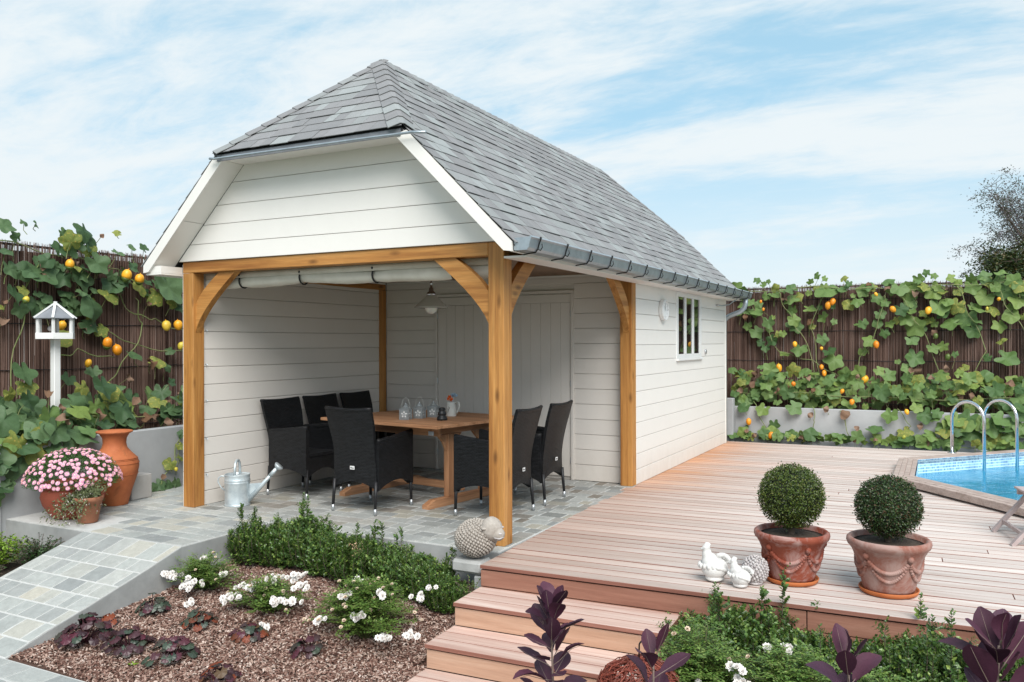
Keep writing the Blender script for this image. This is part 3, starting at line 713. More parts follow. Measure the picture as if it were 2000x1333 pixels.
# ---- pumpkin leaves
def pleaf_mesh(seed, mat, k=1.0):
    rr = random.Random(seed); mb = MB(); n = 30; ph = rr.uniform(0, 6)
    lob = rr.uniform(.12, .26); cup = rr.uniform(-.10, .12); wv = rr.uniform(.05, .12)
    def rad(t):   # t angle from tip, base notch at pi
        r_ = .47 + lob * .32 * math.cos(5 * t) + .03 * math.cos(t) + .03 * math.cos(15 * t)
        if abs(abs(t) - PI) < .34: r_ *= .25 + .75 * abs(abs(t) - PI) / .34
        return r_ + rr.uniform(-.022, .022)
    cs = []
    for i in range(n):
        t = -PI + 2 * PI * (i + .5) / n; r_ = rad(t); cs.append((t, r_))
    vs = [(0, 0, 0)]
    for fr in (.5, 1):
        for t, r_ in cs:
            q = r_ * fr; x = q * math.sin(t); y = q * math.cos(t)
            z = cup * (q * 2) ** 2 + wv * fr * math.sin(3 * t + ph) * .6 - .22 * max(0, y) ** 2 + (.022 if fr == .5 else 0) * (1 if int((t + PI) * 5 / (2 * PI) * 2) % 2 else -1)
            vs.append((x, y, z))
    fs = [(0, 1 + i, 1 + (i + 1) % n) for i in range(n)] + [(1 + i, 1 + n + i, 1 + n + (i + 1) % n, 1 + (i + 1) % n) for i in range(n)]
    mb.add(vs, fs); return mb.mesh('leaf', mat, True)
def dleaf_mesh(seed):
    rr = random.Random(seed); mb = MB(); vs = []; n = 7
    for i in range(n):
        for j in range(4):
            u = i / (n - 1) - .5; v_ = j / 3 - .5; w_ = .35 * (1 - (2 * u) ** 2) + .05
            vs.append((v_ * w_ * 1.6, u * .8, abs(v_) * .5 * w_ * 2 + .12 * math.sin(u * 9 + seed) + rr.uniform(-.04, .04)))
    mb.add(vs, [(i * 4 + j, i * 4 + j + 1, (i + 1) * 4 + j + 1, (i + 1) * 4 + j) for i in range(n - 1) for j in range(3)]); return mb.mesh('leaf', DEADL, True)
PG = [pleaf_mesh(i, PUMPK) for i in range(6)]; PL = [pleaf_mesh(i + 20, PUMPKL) for i in range(5)]
PY = [pleaf_mesh(i + 40, PUMPKY) for i in range(3)]; PD = [dleaf_mesh(i) for i in range(3)]
def gourd_mesh(kind):
    mb = MB(); n = 16
    fn = lambda r_, z, a: r_ * (1 + .03 * math.cos(8 * a))
    P = [(math.sin(PI * i / 12) * .5 * (1 - .12 * math.cos(PI * i / 12)), -math.cos(PI * i / 12) * .62) for i in range(13)]
    P[0] = (.001, P[0][1]); P[-1] = (.001, P[-1][1])
    mb.cm = 0
    if kind == 2:    # yellow above, dark green below
        mb.cm = 1; mb.lathe(P[:6], n, fn=fn); mb.cm = 0; mb.lathe(P[5:], n, fn=fn)
        m = [GOURD, GOURDG]
    else:
        mb.lathe(P, n, fn=fn); m = GOURD if kind == 0 else GOURDG
    o = len(mb.v)
    mb.tube([(0, 0, .5), (.03, 0, .64), (.08, 0, .74)], [.06, .04, .03], 5)
    return mb.mesh('gourd', m, True)
GM = [gourd_mesh(0), gourd_mesh(1), gourd_mesh(2)]
def face_rot(nrm, tip):   # local z -> nrm, local y -> tip
    z = V(nrm).normalized(); y = V(tip); y = (y - z * y.dot(z)); y = y.normalized() if y.length > 1e-3 else z.orthogonal(); x = y.cross(z)
    return Matrix((x, y, z)).transposed().to_euler()
def vine(loc, label, leaves, gourds, axis, outn, spread_stems, ms, extra=None, group='pumpkin vines on the fences and walls'):
    """leaves: list of world (pos, size); outn: outward normal"""
    root = empty('pumpkin_vine', loc, label, 'vine', group)
    L0 = V(loc); outn = V(outn); st = MB(); nleaf = 0; more = {}
    for (p, sz, up) in leaves:
        p = V(p); 
        nr = (outn * R.uniform(.5, 1.1) + V((0, 0, 1)) * (R.uniform(.25, .8) if not up else R.uniform(-.3, .9)) + rvec() * .38)
        tip = V((0, 0, -1)) * (1 if not up else -R.uniform(-.3, 1)) + rvec() * .7
        k = R.random(); me = R.choice(ms) if k < .78 else (R.choice(PY) if k < .90 else R.choice(PD))
        if me in PD: sz *= .72
        if nleaf < 298: ob('leaf', me, root, p - L0, face_rot(nr, tip), sz * R.uniform(.85, 1.25))
        else:
            mm = more.setdefault(me.materials[0].name, (MB(), me.materials[0]))[0]; rot = face_rot(nr, tip).to_matrix()
            mm.add([rot @ v_.co * sz * 1.08 + p - L0 for v_ in me.vertices], [tuple(f.vertices) for f in me.polygons])
        nleaf += 1
        t = V((0, 0, -1)) * R.uniform(.06, .2) + rvec() * .08 - outn * .06
        q = p - L0
        st.tube([q - V(nr).normalized() * .004, q + t * .5 - V(nr).normalized() * .03, q + t], [.003, .0035, .004], 5, False)
    for nm, (mm, mt) in more.items(): mm.build('further_leaves', mt, root, kind='stuff', smooth=True)
    for a in spread_stems:
        pts = [V(x) - L0 for x in a]; fine = []
        for i in range(len(pts) - 1):
            for j in range(6):
                u = j / 6; fine.append(pts[i].lerp(pts[i + 1], u) + V((math.sin((i + u) * 5) * .02, math.cos((i + u) * 4) * .02, math.sin((i + u) * 7 + 1) * .02)))
        fine.append(pts[-1]); MB().tube(fine, .0065, 6).build('stem', VSTEM, root, smooth=True)
    st.build('leaf_stalks', VSTEM, root, smooth=True, kind='stuff')
    for (p, sz, kd) in gourds:
        ob('gourd', GM[kd], root, V(p) - L0, (R.uniform(-.45, .45), R.uniform(-.45, .45), R.uniform(0, 6)), (sz * R.uniform(.75, .95), sz * .85, sz * R.uniform(.8, 1.05)))
    return root
REAR = [(0.12,2.25,0.19),(0.24,2.08,0.23),(0.05,1.99,0.18),(0.43,1.9,0.22),(0.21,1.74,0.19),(0.49,1.6,0.19),(0.37,1.47,0.16),(0.65,1.71,0.14),(0.8,2.29,0.22),(0.68,2.26,0.19),(0.89,2.31,0.16),(0.8,2.1,0.16),(0.83,1.93,0.19),(0.86,1.83,0.19),(1.07,2.1,0.22),(1.08,1.89,0.22),(1.28,1.97,0.17),(1.27,1.62,0.22),(0.92,1.45,0.28),(0.68,1.36,0.19),(1.45,1.28,0.31),(1.38,1.41,0.19),(1.34,2.4,0.34),(1.8,2.22,0.18),(2.13,2.01,0.17),(2.09,1.86,0.17),(2.19,1.71,0.18),(1.99,1.59,0.21),(1.87,1.42,0.18),(2.09,2.26,0.18),(2.41,2.4,0.24),(2.62,2.32,0.27),(2.21,2.19,0.18),(2.43,2.07,0.18),(2.57,2.04,0.18),(2.5,1.92,0.24),(2.62,1.8,0.3),(2.58,1.59,0.21),(2.88,2.35,0.32),(2.95,2.09,0.26),(3.07,2.17,0.18),(3.19,2.11,0.26),(3.33,1.93,0.26),(3.13,1.85,0.32),(3.41,1.74,0.26),(3.47,1.87,0.14),(3.4,2.39,0.26),(3.57,2.24,0.26),(3.67,2.04,0.23),(3.9,1.95,0.28),(3.82,2.32,0.26),(3.99,2.18,0.23),(3.78,1.58,0.14),(3.84,1.31,0.31),(3.6,1.33,0.11),(2.62,1.32,0.24),(2.87,1.47,0.18),(3.01,1.5,0.15),(2.38,1.26,0.12),(3.29,1.18,0.14),(2.67,1.1,0.27),(2.98,1.04,0.26),(3.69,1.0,0.2),(3.17,1.38,0.09),(0.23,2.6,0.15),(0.34,2.53,0.13),(0.42,2.57,0.08),(1.19,2.65,0.11),(1.31,2.6,0.12),(1.09,2.55,0.11),(1.6,2.58,0.15),(1.68,2.5,0.11),(2.79,2.62,0.12),(2.89,2.57,0.12),(2.67,2.49,0.12),(3.13,2.53,0.15),(3.22,2.46,0.12),(3.38,2.52,0.17),(3.77,2.57,0.23),(3.62,2.47,0.17),(3.93,2.45,0.23),(-0.1,2.48,0.2),(0.02,2.44,0.16),(0.53,2.46,0.19),(0.8,2.44,0.19),(1.57,2.39,0.18),(1.88,2.38,0.18),(1.99,2.35,0.15),(2.24,2.4,0.18),(2.75,2.42,0.18),(3.04,2.38,0.2),(3.22,2.34,0.17),(3.7,2.38,0.2),(4.01,2.4,0.23),(3.47,2.05,0.23),(3.01,2.0,0.2)]
lv = [((x, 8.62 + R.uniform(-.05, .06), z), s_, z > 2.42) for x, z, s_ in REAR]
for _ in range(60):
    x = R.uniform(-.1, 4.2); lv.append(((x, 8.68, 2.47 - R.betavariate(1, 2.2) * 1.0), R.uniform(.09, .18), False))
for _ in range(28):
    x = R.uniform(4.1, 5.2); lv.append(((x, 8.62, R.uniform(1.5, 2.6)), R.uniform(.16, .28), False))
for _ in range(14):
    x = R.uniform(1.9, 4.1); lv.append(((x, 8.66, R.uniform(2.28, 2.55)), R.uniform(.12, .24), True))
ya = lambda x, z, y=8.62: (x, y, z)
G1 = [(1.37,2.15,0.11),(1.44,2.21,0.11),(2.32,2.07,0.1),(2.81,2.04,0.11),(2.08,2.31,0.06),(2.08,1.52,0.1),(3.74,0.93,0.12),(0.61,1.14,0.11),(1.27,1.16,0.08),(1.31,1.06,0.09),(1.91,0.97,0.12),(0.86,1.53,0.09),(1.27,1.46,0.06),(3.74,2.19,0.06),(3.59,2.05,0.05),(0.36,2.11,0.05),(0.32,2.24,0.05)]
vine((.6, 8.5, .45), 'tall pumpkin vine climbing the back brushwood fence with orange gourds', lv,
     [((x, 8.52, z), s_, 0) for x, z, s_ in G1] + [((2.91, 8.52, 1.65), .08, 1), ((3.07, 8.52, 1.33), .09, 1)], 1, (0, -1, 0),
     [[ya(1.2, .6), ya(1.15, 1.2), ya(.95, 1.7), ya(.7, 2.1), ya(.6, 2.4)], [ya(1.3, .6), ya(1.2, 1.25), ya(1.1, 1.8), ya(1.3, 2.4)], [ya(1.5, 1.0), ya(1.15, 1.25), ya(.6, 1.4), ya(.3, 2.0), ya(0, 2.4)],
      [ya(1.75, .7), ya(1.85, 1.3), ya(2.1, 1.8), ya(2.2, 2.3)], [ya(3.1, .7), ya(2.9, 1.3), ya(2.7, 1.8), ya(2.4, 2.3)], [ya(3.2, .8), ya(3.6, 1.4), ya(3.4, 1.9), ya(3.2, 2.4)], [ya(4.4, .8), ya(4.2, 1.5), ya(3.9, 2.0), ya(3.7, 2.4)], [ya(2.2, 2.35), ya(3, 2.42), ya(4.1, 2.45)], [ya(-.1, 2.4), ya(1.2, 2.46), ya(2.2, 2.4)]], PG)
lv = []
for _ in range(290):
    x = R.uniform(-.1, 4.4); y = R.uniform(8.12, 8.62); z = .55 + R.betavariate(1.6, 2.2) * .62 + .05 * math.sin(x * 3)
    lv.append(((x, y, z), R.uniform(.12, .23), z > .95))
vine((2.2, 8.4, .45), 'dense leafy pumpkin plants filling the raised bed behind the pool', lv, [((1.76, 8.1, .64), .09, 0), ((1.62, 8.1, .8), .07, 0), ((.9, 8.1, .9), .08, 0)], 1, (0, -1, 0),
     [[(-.1, 8.3, .7), (1, 8.2, .75), (2.4, 8.25, .7), (4.3, 8.2, .75)]], PG)
TR = [(0.16,0.52,0.25),(0.46,0.49,0.24),(0.93,0.54,0.27),(1.41,0.53,0.21),(1.18,0.43,0.18),(1.68,0.45,0.26),(0.49,0.13,0.24),(0.63,0.26,0.15),(0.09,0.11,0.15),(1.84,0.25,0.17),(2.09,0.25,0.23),(2.31,0.47,0.26),(2.76,0.49,0.23),(2.66,0.6,0.17),(2.91,0.47,0.2),(3.01,0.33,0.25),(2.71,0.32,0.17),(2.5,0.22,0.2),(3.37,0.24,0.25),(3.59,0.39,0.25),(3.73,0.47,0.24),(3.91,0.34,0.24),(3.77,0.23,0.24),(3.98,0.62,0.21),(3.63,0.2,0.22),(3.25,0.43,0.22)]
lv = [((x, 7.93, z), s_, False) for x, z, s_ in TR]
for _ in range(78):
    x = R.uniform(.0, 4.1); lv.append(((x, R.uniform(7.80, 7.95), R.uniform(.05, .14)), R.uniform(.12, .22), True))
for _ in range(26):
    lv.append(((R.uniform(2.7, 4.3), R.uniform(7.86, 7.95), R.uniform(.1, .55)), R.uniform(.15, .25), False))
yw = lambda x, z: (x, 7.96, z)
vine((2.0, 7.95, .0), 'pumpkin shoots trailing down the grey concrete wall onto the back of the deck', lv,
     [((0.24, 7.9, 0.29), .1, 0), ((0.59, 7.88, 0.09), .1, 0), ((2.53, 7.9, 0.53), .07, 0), ((2.49, 7.85, 0.16), .06, 0), ((2.75, 7.85, 0.11), .06, 0)], 1, (0, -1, 0),
     [[yw(.3, .6), yw(.45, .3), yw(.55, .1)], [yw(1.2, .55), yw(1.25, .3), yw(1.1, .1)], [yw(1.6, .5), yw(1.75, .1)], [yw(2.4, .55), yw(2.6, .3), yw(2.3, .1)], [yw(3.1, .55), yw(3.3, .2)], [yw(.1, .06), yw(1.5, .05), yw(3, .06), yw(4, .05)]], PG)
LEFT = [(-0.64,2.75,0.17),(-0.33,2.8,0.1),(-0.49,2.79,0.08),(0.18,2.79,0.19),(-0.01,2.75,0.12),(0.01,2.65,0.22),(0.37,2.75,0.11),(0.61,2.82,0.11),(0.83,2.69,0.11),(0.96,2.68,0.13),(-0.23,2.44,0.2),(-0.27,2.32,0.3),(-0.04,2.28,0.2),(0.18,2.29,0.35),(0.32,2.45,0.23),(-0.59,2.32,0.23),(0.56,2.23,0.24),(0.68,2.28,0.15),(0.48,2.12,0.21),(-0.59,2.07,0.19),(-0.46,2.12,0.14),(-0.65,1.8,0.19),(-0.22,2.04,0.14),(0.25,1.97,0.29),(0.12,2.13,0.12),(0.27,1.78,0.23),(0.43,1.73,0.19),(0.83,2.45,0.18),(1.25,2.25,0.39),(1.36,2.07,0.19),(1.42,2.01,0.14),(0.78,1.43,0.2),(0.98,1.34,0.25),(1.14,1.36,0.18),(1.36,1.49,0.14),(0.68,1.17,0.22),(1.31,1.29,0.12),(0.27,1.27,0.19),(-0.02,1.2,0.16),(-0.62,2.49,0.15),(-0.51,2.65,0.12)]
lv = [((-5.25 + R.uniform(-.05, .08), y, z), s_, z > 2.5) for y, z, s_ in LEFT]
for _ in range(22): lv.append(((-5.26, R.uniform(-1.2, 1.6), R.uniform(2.3, 2.72)), R.uniform(.10, .22), True))
for _ in range(30): lv.append(((-5.28, R.uniform(-1.0, 1.5), R.uniform(1.9, 2.6)), R.uniform(.10, .24), False))
for _ in range(14): lv.append(((-5.3, R.uniform(-1.0, 1.6), R.uniform(1.5, 2.4)), R.uniform(.14, .26), False))
for _ in range(22): lv.append(((-5.26, R.uniform(-2.4, -.9), R.uniform(1.2, 2.7)), R.uniform(.16, .28), False))
GL = [(-0.04,2.4,0.115),(0.64,2.33,0.12),(0.81,2.3,0.12),(-0.51,2.01,0.08),(-0.13,1.76,0.1),(1.18,1.78,0.11),(1.35,1.79,0.12),(0.4,1.57,0.115),(0.52,1.5,0.12),(0.17,1.36,0.08),(1.39,1.54,0.09)]
yl = lambda y, z: (-5.32, y, z)
vine((-5.25, .3, .56), 'large leaved pumpkin vine climbing the left brushwood fence behind the bird feeder', lv,
     [((-5.14, y, z), s_, 2 if i in (0, 1, 2, 3, 7) else 0) for i, (y, z, s_) in enumerate(GL)], 0, (1, 0, 0),
     [[yl(1.6, 1.7), yl(1.2, 1.85), yl(.9, 1.9), yl(.6, 2.2)], [yl(1.6, 1.45), yl(.9, 1.55), yl(.4, 1.75), yl(.2, 2.0)], [yl(.5, 1.1), yl(.8, 1.4), yl(1.0, 1.8), yl(.9, 2.1)], [yl(.6, 1.4), yl(.2, 1.5), yl(-.1, 1.42)], [yl(1.1, 2.1), yl(.7, 2.4), yl(.1, 2.5), yl(-.7, 2.6)], [yl(-.6, .8), yl(-.5, 1.5), yl(-.4, 2.1), yl(-.2, 2.5)]], PL)
lv = [((-4.98, y, z), s_, False) for y, z, s_ in [(-0.01,1.11,0.22),(-0.64,1.29,0.24),(-0.77,1.09,0.17),(-0.6,1.16,0.19),(-0.7,0.95,0.28),(-0.56,0.95,0.28),(0.01,1.04,0.24),(0.47,0.94,0.36),(1.05,0.9,0.13),(0.4,1.11,0.17),(1.11,1.12,0.13)]]
lv += [((-4.66, y, z), s_, False) for y, z, s_ in [(-0.81,0.8,0.25),(-0.58,0.85,0.24),(-0.28,0.9,0.25),(-0.0,0.74,0.2),(0.32,0.73,0.16),(-1.02,0.71,0.26),(-1.02,0.87,0.25),(-0.54,0.7,0.15),(-0.17,0.76,0.15),(-1.07,0.57,0.21),(-1.06,0.48,0.17),(0.88,0.62,0.13),(0.89,0.47,0.11)]]
for _ in range(26):
    y = R.uniform(-1.5, -.25); lv.append(((-4.47, y, R.uniform(.50, .80) + (.06 if y > -.6 else 0)), R.uniform(.18, .27), False))
for _ in range(120):
    y = R.uniform(-1.6, 1.5); lv.append(((R.uniform(-5.2, -4.68), y, .66 + R.betavariate(1.3, 2.5) * .5), R.uniform(.14, .26), False))
vine((-4.9, -.2, .56), 'low pumpkin leaves spilling over the left planter wall above the pots', lv, [], 0, (1, 0, 0), [[(-4.9, -1.4, .75), (-4.85, 0, .8), (-4.9, 1.4, .75)]], PL + PL + PG[:3])
lv = [((-4.44, y, z), s_, False) for y, z, s_ in [(0.64,0.27,0.17),(0.49,0.06,0.13),(0.61,0.04,0.13),(0.77,0.45,0.12),(0.78,0.32,0.11),(.55, .14, .12), (.8, .58, .1), (.42, .05, .1), (.72, .05, .12)]]
vine((-4.44, .6, 0), 'thin pumpkin shoot trailing down the wall beside the left oak post', lv, [((-4.42, .7, .2), .05, 0)], 0, (1, 0, 0), [[(-4.47, .85, .7), (-4.46, .75, .4), (-4.45, .6, .15), (-4.45, .5, .04)]], PL)
lv = [((-4.45, y, z), s_, False) for y, z, s_ in [(-1.16,0.28,0.16),(-1.11,0.31,0.11), (-1.2, .42, .16), (-1.25, .2, .18), (-1.18, .5, .2)]]
vine((-4.45, -1.18, .2), 'dark pumpkin leaves hanging at the left edge beside the pink daisies', lv, [], 0, (1, 0, 0), [[(-4.5, -1.2, .7), (-4.47, -1.18, .3)]], PL)

# ================================================================== POOL HOUSE
house = empty('pool_house', (0, 0, 0), 'white clapboard pool house with open oak framed porch and grey shingle roof', 'pool house')
P_ = .137
def post(x0, y0, mat=OAK[2], z1=2.244, p=P_):
    return MB().cbox(x0, x0 + p, y0, y0 + p, 0, z1, .005).build('post', mat, house)
post(-P_, 0, z1=2.35)
post(-3.5, 0); post(-P_, 3.1 - P_, z1=2.244); post(-3.5, 3.1 - P_)
MB().cbox(-3.5, -P_ - .001, 0, .13, 2.246, 2.35, .004).build('beam', OAK[0], house)
MB().cbox(-.13, -.002, P_ + .001, 3.1, 2.246, 2.33, .004).build('beam', OAK[1], house)
MB().cbox(-3.49, -3.37, .132, 3.1, 2.246, 2.32, .004).build('beam', OAK[1], house)
def brace(fn, d, mat, nm='brace'):
    lo = [(-.662, 2.2455), (-.285, 1.912), (-.137, 1.67)]; hi = [(-.452, 2.2455), (-.250, 2.085), (-.137, 1.945)]
    def q3(P, n=8):
        (ax, az), (mx_, mz_), (bx_, bz_) = P; cx, cz = 2 * mx_ - (ax + bx_) / 2, 2 * mz_ - (az + bz_) / 2
        return [((1 - t) ** 2 * ax + 2 * t * (1 - t) * cx + t * t * bx_, (1 - t) ** 2 * az + 2 * t * (1 - t) * cz + t * t * bz_) for t in [i / n for i in range(n + 1)]]
    A = [fn(*p) for p in q3(lo)]; B = [fn(*p) for p in q3(hi)]
    n = len(A); d = V(d); vs = [V(a) for a in A] + [V(b) for b in B]; vs += [v_ + d for v_ in vs]
    fs = []
    for i in range(n - 1):
        fs += [(i, i + 1, n + i + 1, n + i), (2 * n + i, 3 * n + i, 3 * n + i + 1, 2 * n + i + 1), (i, 2 * n + i, 2 * n + i + 1, i + 1), (n + i, n + i + 1, 3 * n + i + 1, 3 * n + i)]
    fs += [(0, n, 3 * n, 2 * n), (n - 1, 3 * n - 1, 4 * n - 1, 2 * n - 1)]
    MB().add(vs, fs).build(nm, mat, house)
brace(lambda u, z: (u, .03, z), (0, .07, 0), OAK[0])
brace(lambda u, z: (-3.5 - u + .0, .03, z), (0, .07, 0), OAK[0])
brace(lambda u, z: (-.10, -u, z), (.07, 0, 0), OAK[1])
brace(lambda u, z: (-.10, 3.1 + u, z), (.07, 0, 0), OAK[1])

BP = .172
def board_wall(name, o, ux, ln, z0, z1, nrm, th=.02, holes=(), first=.164, mat=WHITE, cuts=()):
    """clapboard wall: origin o, direction ux, length ln"""
    o, ux, nrm = V(o), V(ux), V(nrm); wz = MB()
    # backing, split round holes
    segs = []
    edges = sorted({0, ln} | {h[0] for h in holes} | {h[1] for h in holes})
    for a, b in zip(edges, edges[1:]):
        hs = [h for h in holes if h[0] <= a + 1e-4 and h[1] >= b - 1e-4]
        zz = [(z0, z1)] if not hs else [(z0, hs[0][2]), (hs[0][3], z1)]
        for c, d in zz:
            if d - c > .01:
                wz.prism([o + ux * a + V((0, 0, c)), o + ux * b + V((0, 0, c)), o + ux * b + V((0, 0, d)), o + ux * a + V((0, 0, d))], -nrm * .07)
    wall = wz.build('wall', mat, house)
    z = z0; k = 0; zt = first
    while z < z1 - .01:
        zt = min(zt, z1)
        sp = [(0, ln)]
        for h in holes:
            if h[2] < zt - .01 and h[3] > z + .01:
                sp = [t for a, b in sp for t in ((a, min(b, h[0])), (max(a, h[1]), b)) if t[1] - t[0] > .02]
        for a, b in sp:
            A, B = o + ux * a, o + ux * b; za, zb = z + .0022, zt - .0022
            tt = th + R.uniform(-.0005, .0005)
            P = [A + nrm * tt + V((0, 0, za)), B + nrm * tt + V((0, 0, za)), B + nrm * tt + V((0, 0, zb)), A + nrm * tt + V((0, 0, zb))]
            mb = MB(); mb.piece(P, nrm, th - .001, .003); mb.build('board', mat, wall)
        z = zt; zt += BP
    return wall
# side wall (x = 0 outer), back of porch, left wall
WY0, WY1, WZ0, WZ1 = 4.66, 5.88, 1.36, 2.215
board_wall('side', (-.02, 3.1, 0), (0, 1, 0), 4.27, 0, 2.33, (1, 0, 0), holes=[(WY0 - 3.1, WY1 - 3.1, WZ0, WZ1)])
MB().cbox(-.02, .006, 7.345, 7.385, 0, 2.3, .003).build('corner_trim', WHITE, house)
DX0, DX1, DZ = -2.62, -.74, 2.17
board_wall('back', (-3.36, 3.12, 0), (1, 0, 0), 3.36 - P_ + .03, 0, 2.32, (0, -1, 0), holes=[(DX0 + 3.36, DX1 + 3.36, -.01, DZ)], first=.181, mat=WHITE_SHADED)
board_wall('left', (-3.40, P_, 0), (0, 1, 0), 3.1 - P_ * 2, 0, 2.25, (1, 0, 0), first=.138, th=.025, mat=WHITE_SHADED)
board_wall('rear', (0, 7.36, 0), (-1, 0, 0), 3.5, 0, 2.33, (0, 1, 0))
board_wall('left_out', (-3.49, 7.37, 0), (0, -1, 0), 7.365, 0, 2.33, (-1, 0, 0))
for z in (.3, .65, 1.02, 1.37, 1.7):
    MB().tube([(-3.374, .16, z), (-3.355, .16, z), (-3.35, .16, z - .012)], .004, 6).build('wall_hook', ZINC, house)
# window
wf = MB()
y0, y1, z0, z1 = WY0, WY1, WZ0, WZ1
wf.cbox(-.055, .008, y0, y1, z0, z0 + .055, .003).cbox(-.055, .008, y0, y1, z1 - .06, z1, .003).cbox(-.055, .008, y0, y0 + .085, z0 + .056, z1 - .061, .003).cbox(-.055, .008, y1 - .085, y1, z0 + .056, z1 - .061, .003)
pw = (y1 - y0 - .17 - 2 * .085) / 3; ys = []
for k in range(3):
    a = y0 + .085 + k * (pw + .085); ys.append((a, a + pw))
    if k < 2: wf.cbox(-.05, .006, a + pw + .001, a + pw + .084, z0 + .056, z1 - .061, .003)
win = wf.build('window', WHITE2, house)
for a, b in ys: MB().box(-.012, -.006, a, b, z0 + .05, z1 - .055).build('pane', GLASS, win)
MB().cbox(.0, .03, y0 - .01, y1 + .01, z0 - .03, z0 - .002, .003).build('sill', WHITE2, win)
# double door of vertical planks
door = MB().box(DX0, DX1, 3.13, 3.15, 0, DZ).build('double_door', WHITE_SHADED, house)
MB().cbox(DX0, DX0 + .035, 3.085, 3.13, .0, DZ - .036, .002).build('door_frame', WHITE_SHADED, door)
MB().cbox(DX1 - .035, DX1, 3.085, 3.13, .0, DZ - .036, .002).build('door_frame', WHITE_SHADED, door)
MB().cbox(DX0, DX1, 3.085, 3.13, DZ - .035, DZ, .002).build('door_frame', WHITE_SHADED, door)
MB().cbox(DX0 + .04, DX1 - .04, 3.10, 3.13, 2.03, DZ - .045, .002).build('top_rail', WHITE_SHADED, door)
mid = (DX0 + DX1) / 2
for a, b in ((DX0 + .042, mid - .003), (mid + .003, DX1 - .042)):
    n = 7; p = (b - a) / n
    for k in range(n): MB().piece([(a + k * p + .001, 3.104, .035), (a + (k + 1) * p - .001, 3.104, .035), (a + (k + 1) * p - .001, 3.104, 2.027), (a + k * p + .001, 3.104, 2.027)], (0, -1, 0), .02, .003).build('plank', WHITE_SHADED, door)
for x in (DX0 + .04, DX1 - .04):
    for z in (.22, 1.1, 1.9): MB().tube([(x, 3.096, z - .035), (x, 3.096, z + .035)], .007, 8).build('hinge', STEELB, door)
n = 22
for k in range(n): MB().piece([(-3.36, .14 + k * 2.96 / n, 2.34), (-3.36, .14 + (k + 1) * 2.96 / n - .006, 2.34), (-.13, .14 + (k + 1) * 2.96 / n - .006, 2.34), (-.13, .14 + k * 2.96 / n, 2.34)], (0, 0, -1), .015, .002).build('ceiling_board', CEIL, house)
# gable boards
zs = [2.352, 2.51, 2.685, 2.86, 3.06, 3.23]
gw = MB().prism([(-3.53, 0.02, 2.36), (.03, 0.02, 2.36), (-.85, 0.02, 3.24), (-2.65, 0.02, 3.24)], (0, .06, 0)).build('gable_wall', WHITE, house)
for a, b in zip(zs, zs[1:]):
    a += .002; b -= .002; c = 2.39
    P = [(-3.5 - (c - a), -.018, a), (c - a, -.018, a), (c - b, -.018, b), (-3.5 - (c - b), -.018, b)]
    MB().piece(P, (0, -1, 0), .03, .003).build('board', WHITE, gw)
# roof
EX, EZ, HZ, RZ, RX = .235, 2.295, 3.27, 4.27, -1.75
Y0, Y1, HD = -.262, 7.61, 1.1
roof = MB()
dn = .03
polys = {'R': [(EX, Y0, EZ), (EX, Y1, EZ), (-.745, Y1, HZ), (RX, Y1 - HD, RZ), (RX, Y0 + HD, RZ), (-.745, Y0, HZ)]}
m_x = lambda p: (-3.5 - p[0], p[1], p[2])
Rp = [(x, -.25 if y == Y0 else y - .01 if y == Y1 else y, z) for x, y, z in polys['R']]; Lp = [m_x(p) for p in Rp][::-1]
roof.prism([V(p) - V((.6, 0, .6)) * .02 for p in Rp], V((-1, 0, -1)) * dn)
roof.prism([V(p) - V((-.6, 0, .6)) * .02 for p in Lp], V((1, 0, -1)) * dn)
roof.prism([V(p) - V((0, -.6, .6)) * .02 for p in [(-.745, Y0 - .03, HZ - .01), (RX, Y0 + HD, RZ), (-2.755, Y0 - .03, HZ - .01)]], V((0, 1, -1)) * dn)
roof.prism([V(p) - V((0, .6, .6)) * .02 for p in [(-2.755, Y1, HZ), (RX, Y1 - HD, RZ), (-.745, Y1, HZ)]], V((0, -1, -1)) * dn)
roof = roof.build('roof', FELT, house)
sh_objs = 0; stuffsh = MB(); pend = []
def slope_shingles(orig, along, upd, nrm, S, lo, hi, course, prefer):
    """orig at s=0; lo(s),hi(s) limits along"""
    nC = int(round(S / course))
    for k in range(nC):
        s0, s1 = k * S / nC - (.006 if k == 0 else 0), (k + 1) * S / nC + .012
        if k == nC - 1: s1 = S
        a = lo(max(s0, 0)) - R.uniform(0, .25); top = hi(max(s0, 0))
        while a < top:
            w_ = R.choice([.11, .14, .17, .2, .24, .3]) * R.uniform(.9, 1.1); b = a + w_
            c = lambda t, s_: min(max(t, lo(max(s_, 0))), hi(max(s_, 0)))
            q4 = [(c(a + .0015, s0), s0, .012), (c(b - .0015, s0), s0, .012), (c(b - .0015, s1), s1, .004), (c(a + .0015, s1), s1, .004)]
            if q4[1][0] - q4[0][0] > .01 or q4[2][0] - q4[3][0] > .01:
                lift = R.choice([0, .0045, .002])
                pts = [orig + along * t + upd * s_ + nrm * (h + lift) for t, s_, h in q4]
                pend.append((pts, nrm, prefer))
            a = b
ax = V((0, 1, 0))
SR = (V((RX, 0, RZ)) - V((EX, 0, EZ))).length; upR = (V((RX, 0, RZ)) - V((EX, 0, EZ))).normalized(); nR = V((1, 0, 1)).normalized()
sh = (HZ - EZ) / (RZ - EZ) * SR
loR = lambda s_: Y0 - .012 + max(0, (s_ - sh) / (SR - sh)) * HD; hiR = lambda s_: Y1 + .012 - max(0, (s_ - sh) / (SR - sh)) * HD
slope_shingles(V((EX, 0, EZ)), ax, upR, nR, SR, loR, hiR, .139, 1)
slope_shingles(V((-3.5 - EX, 0, EZ)), ax, V((-upR.x, 0, upR.z)), V((-1, 0, 1)).normalized(), SR, loR, hiR, .139, 0)
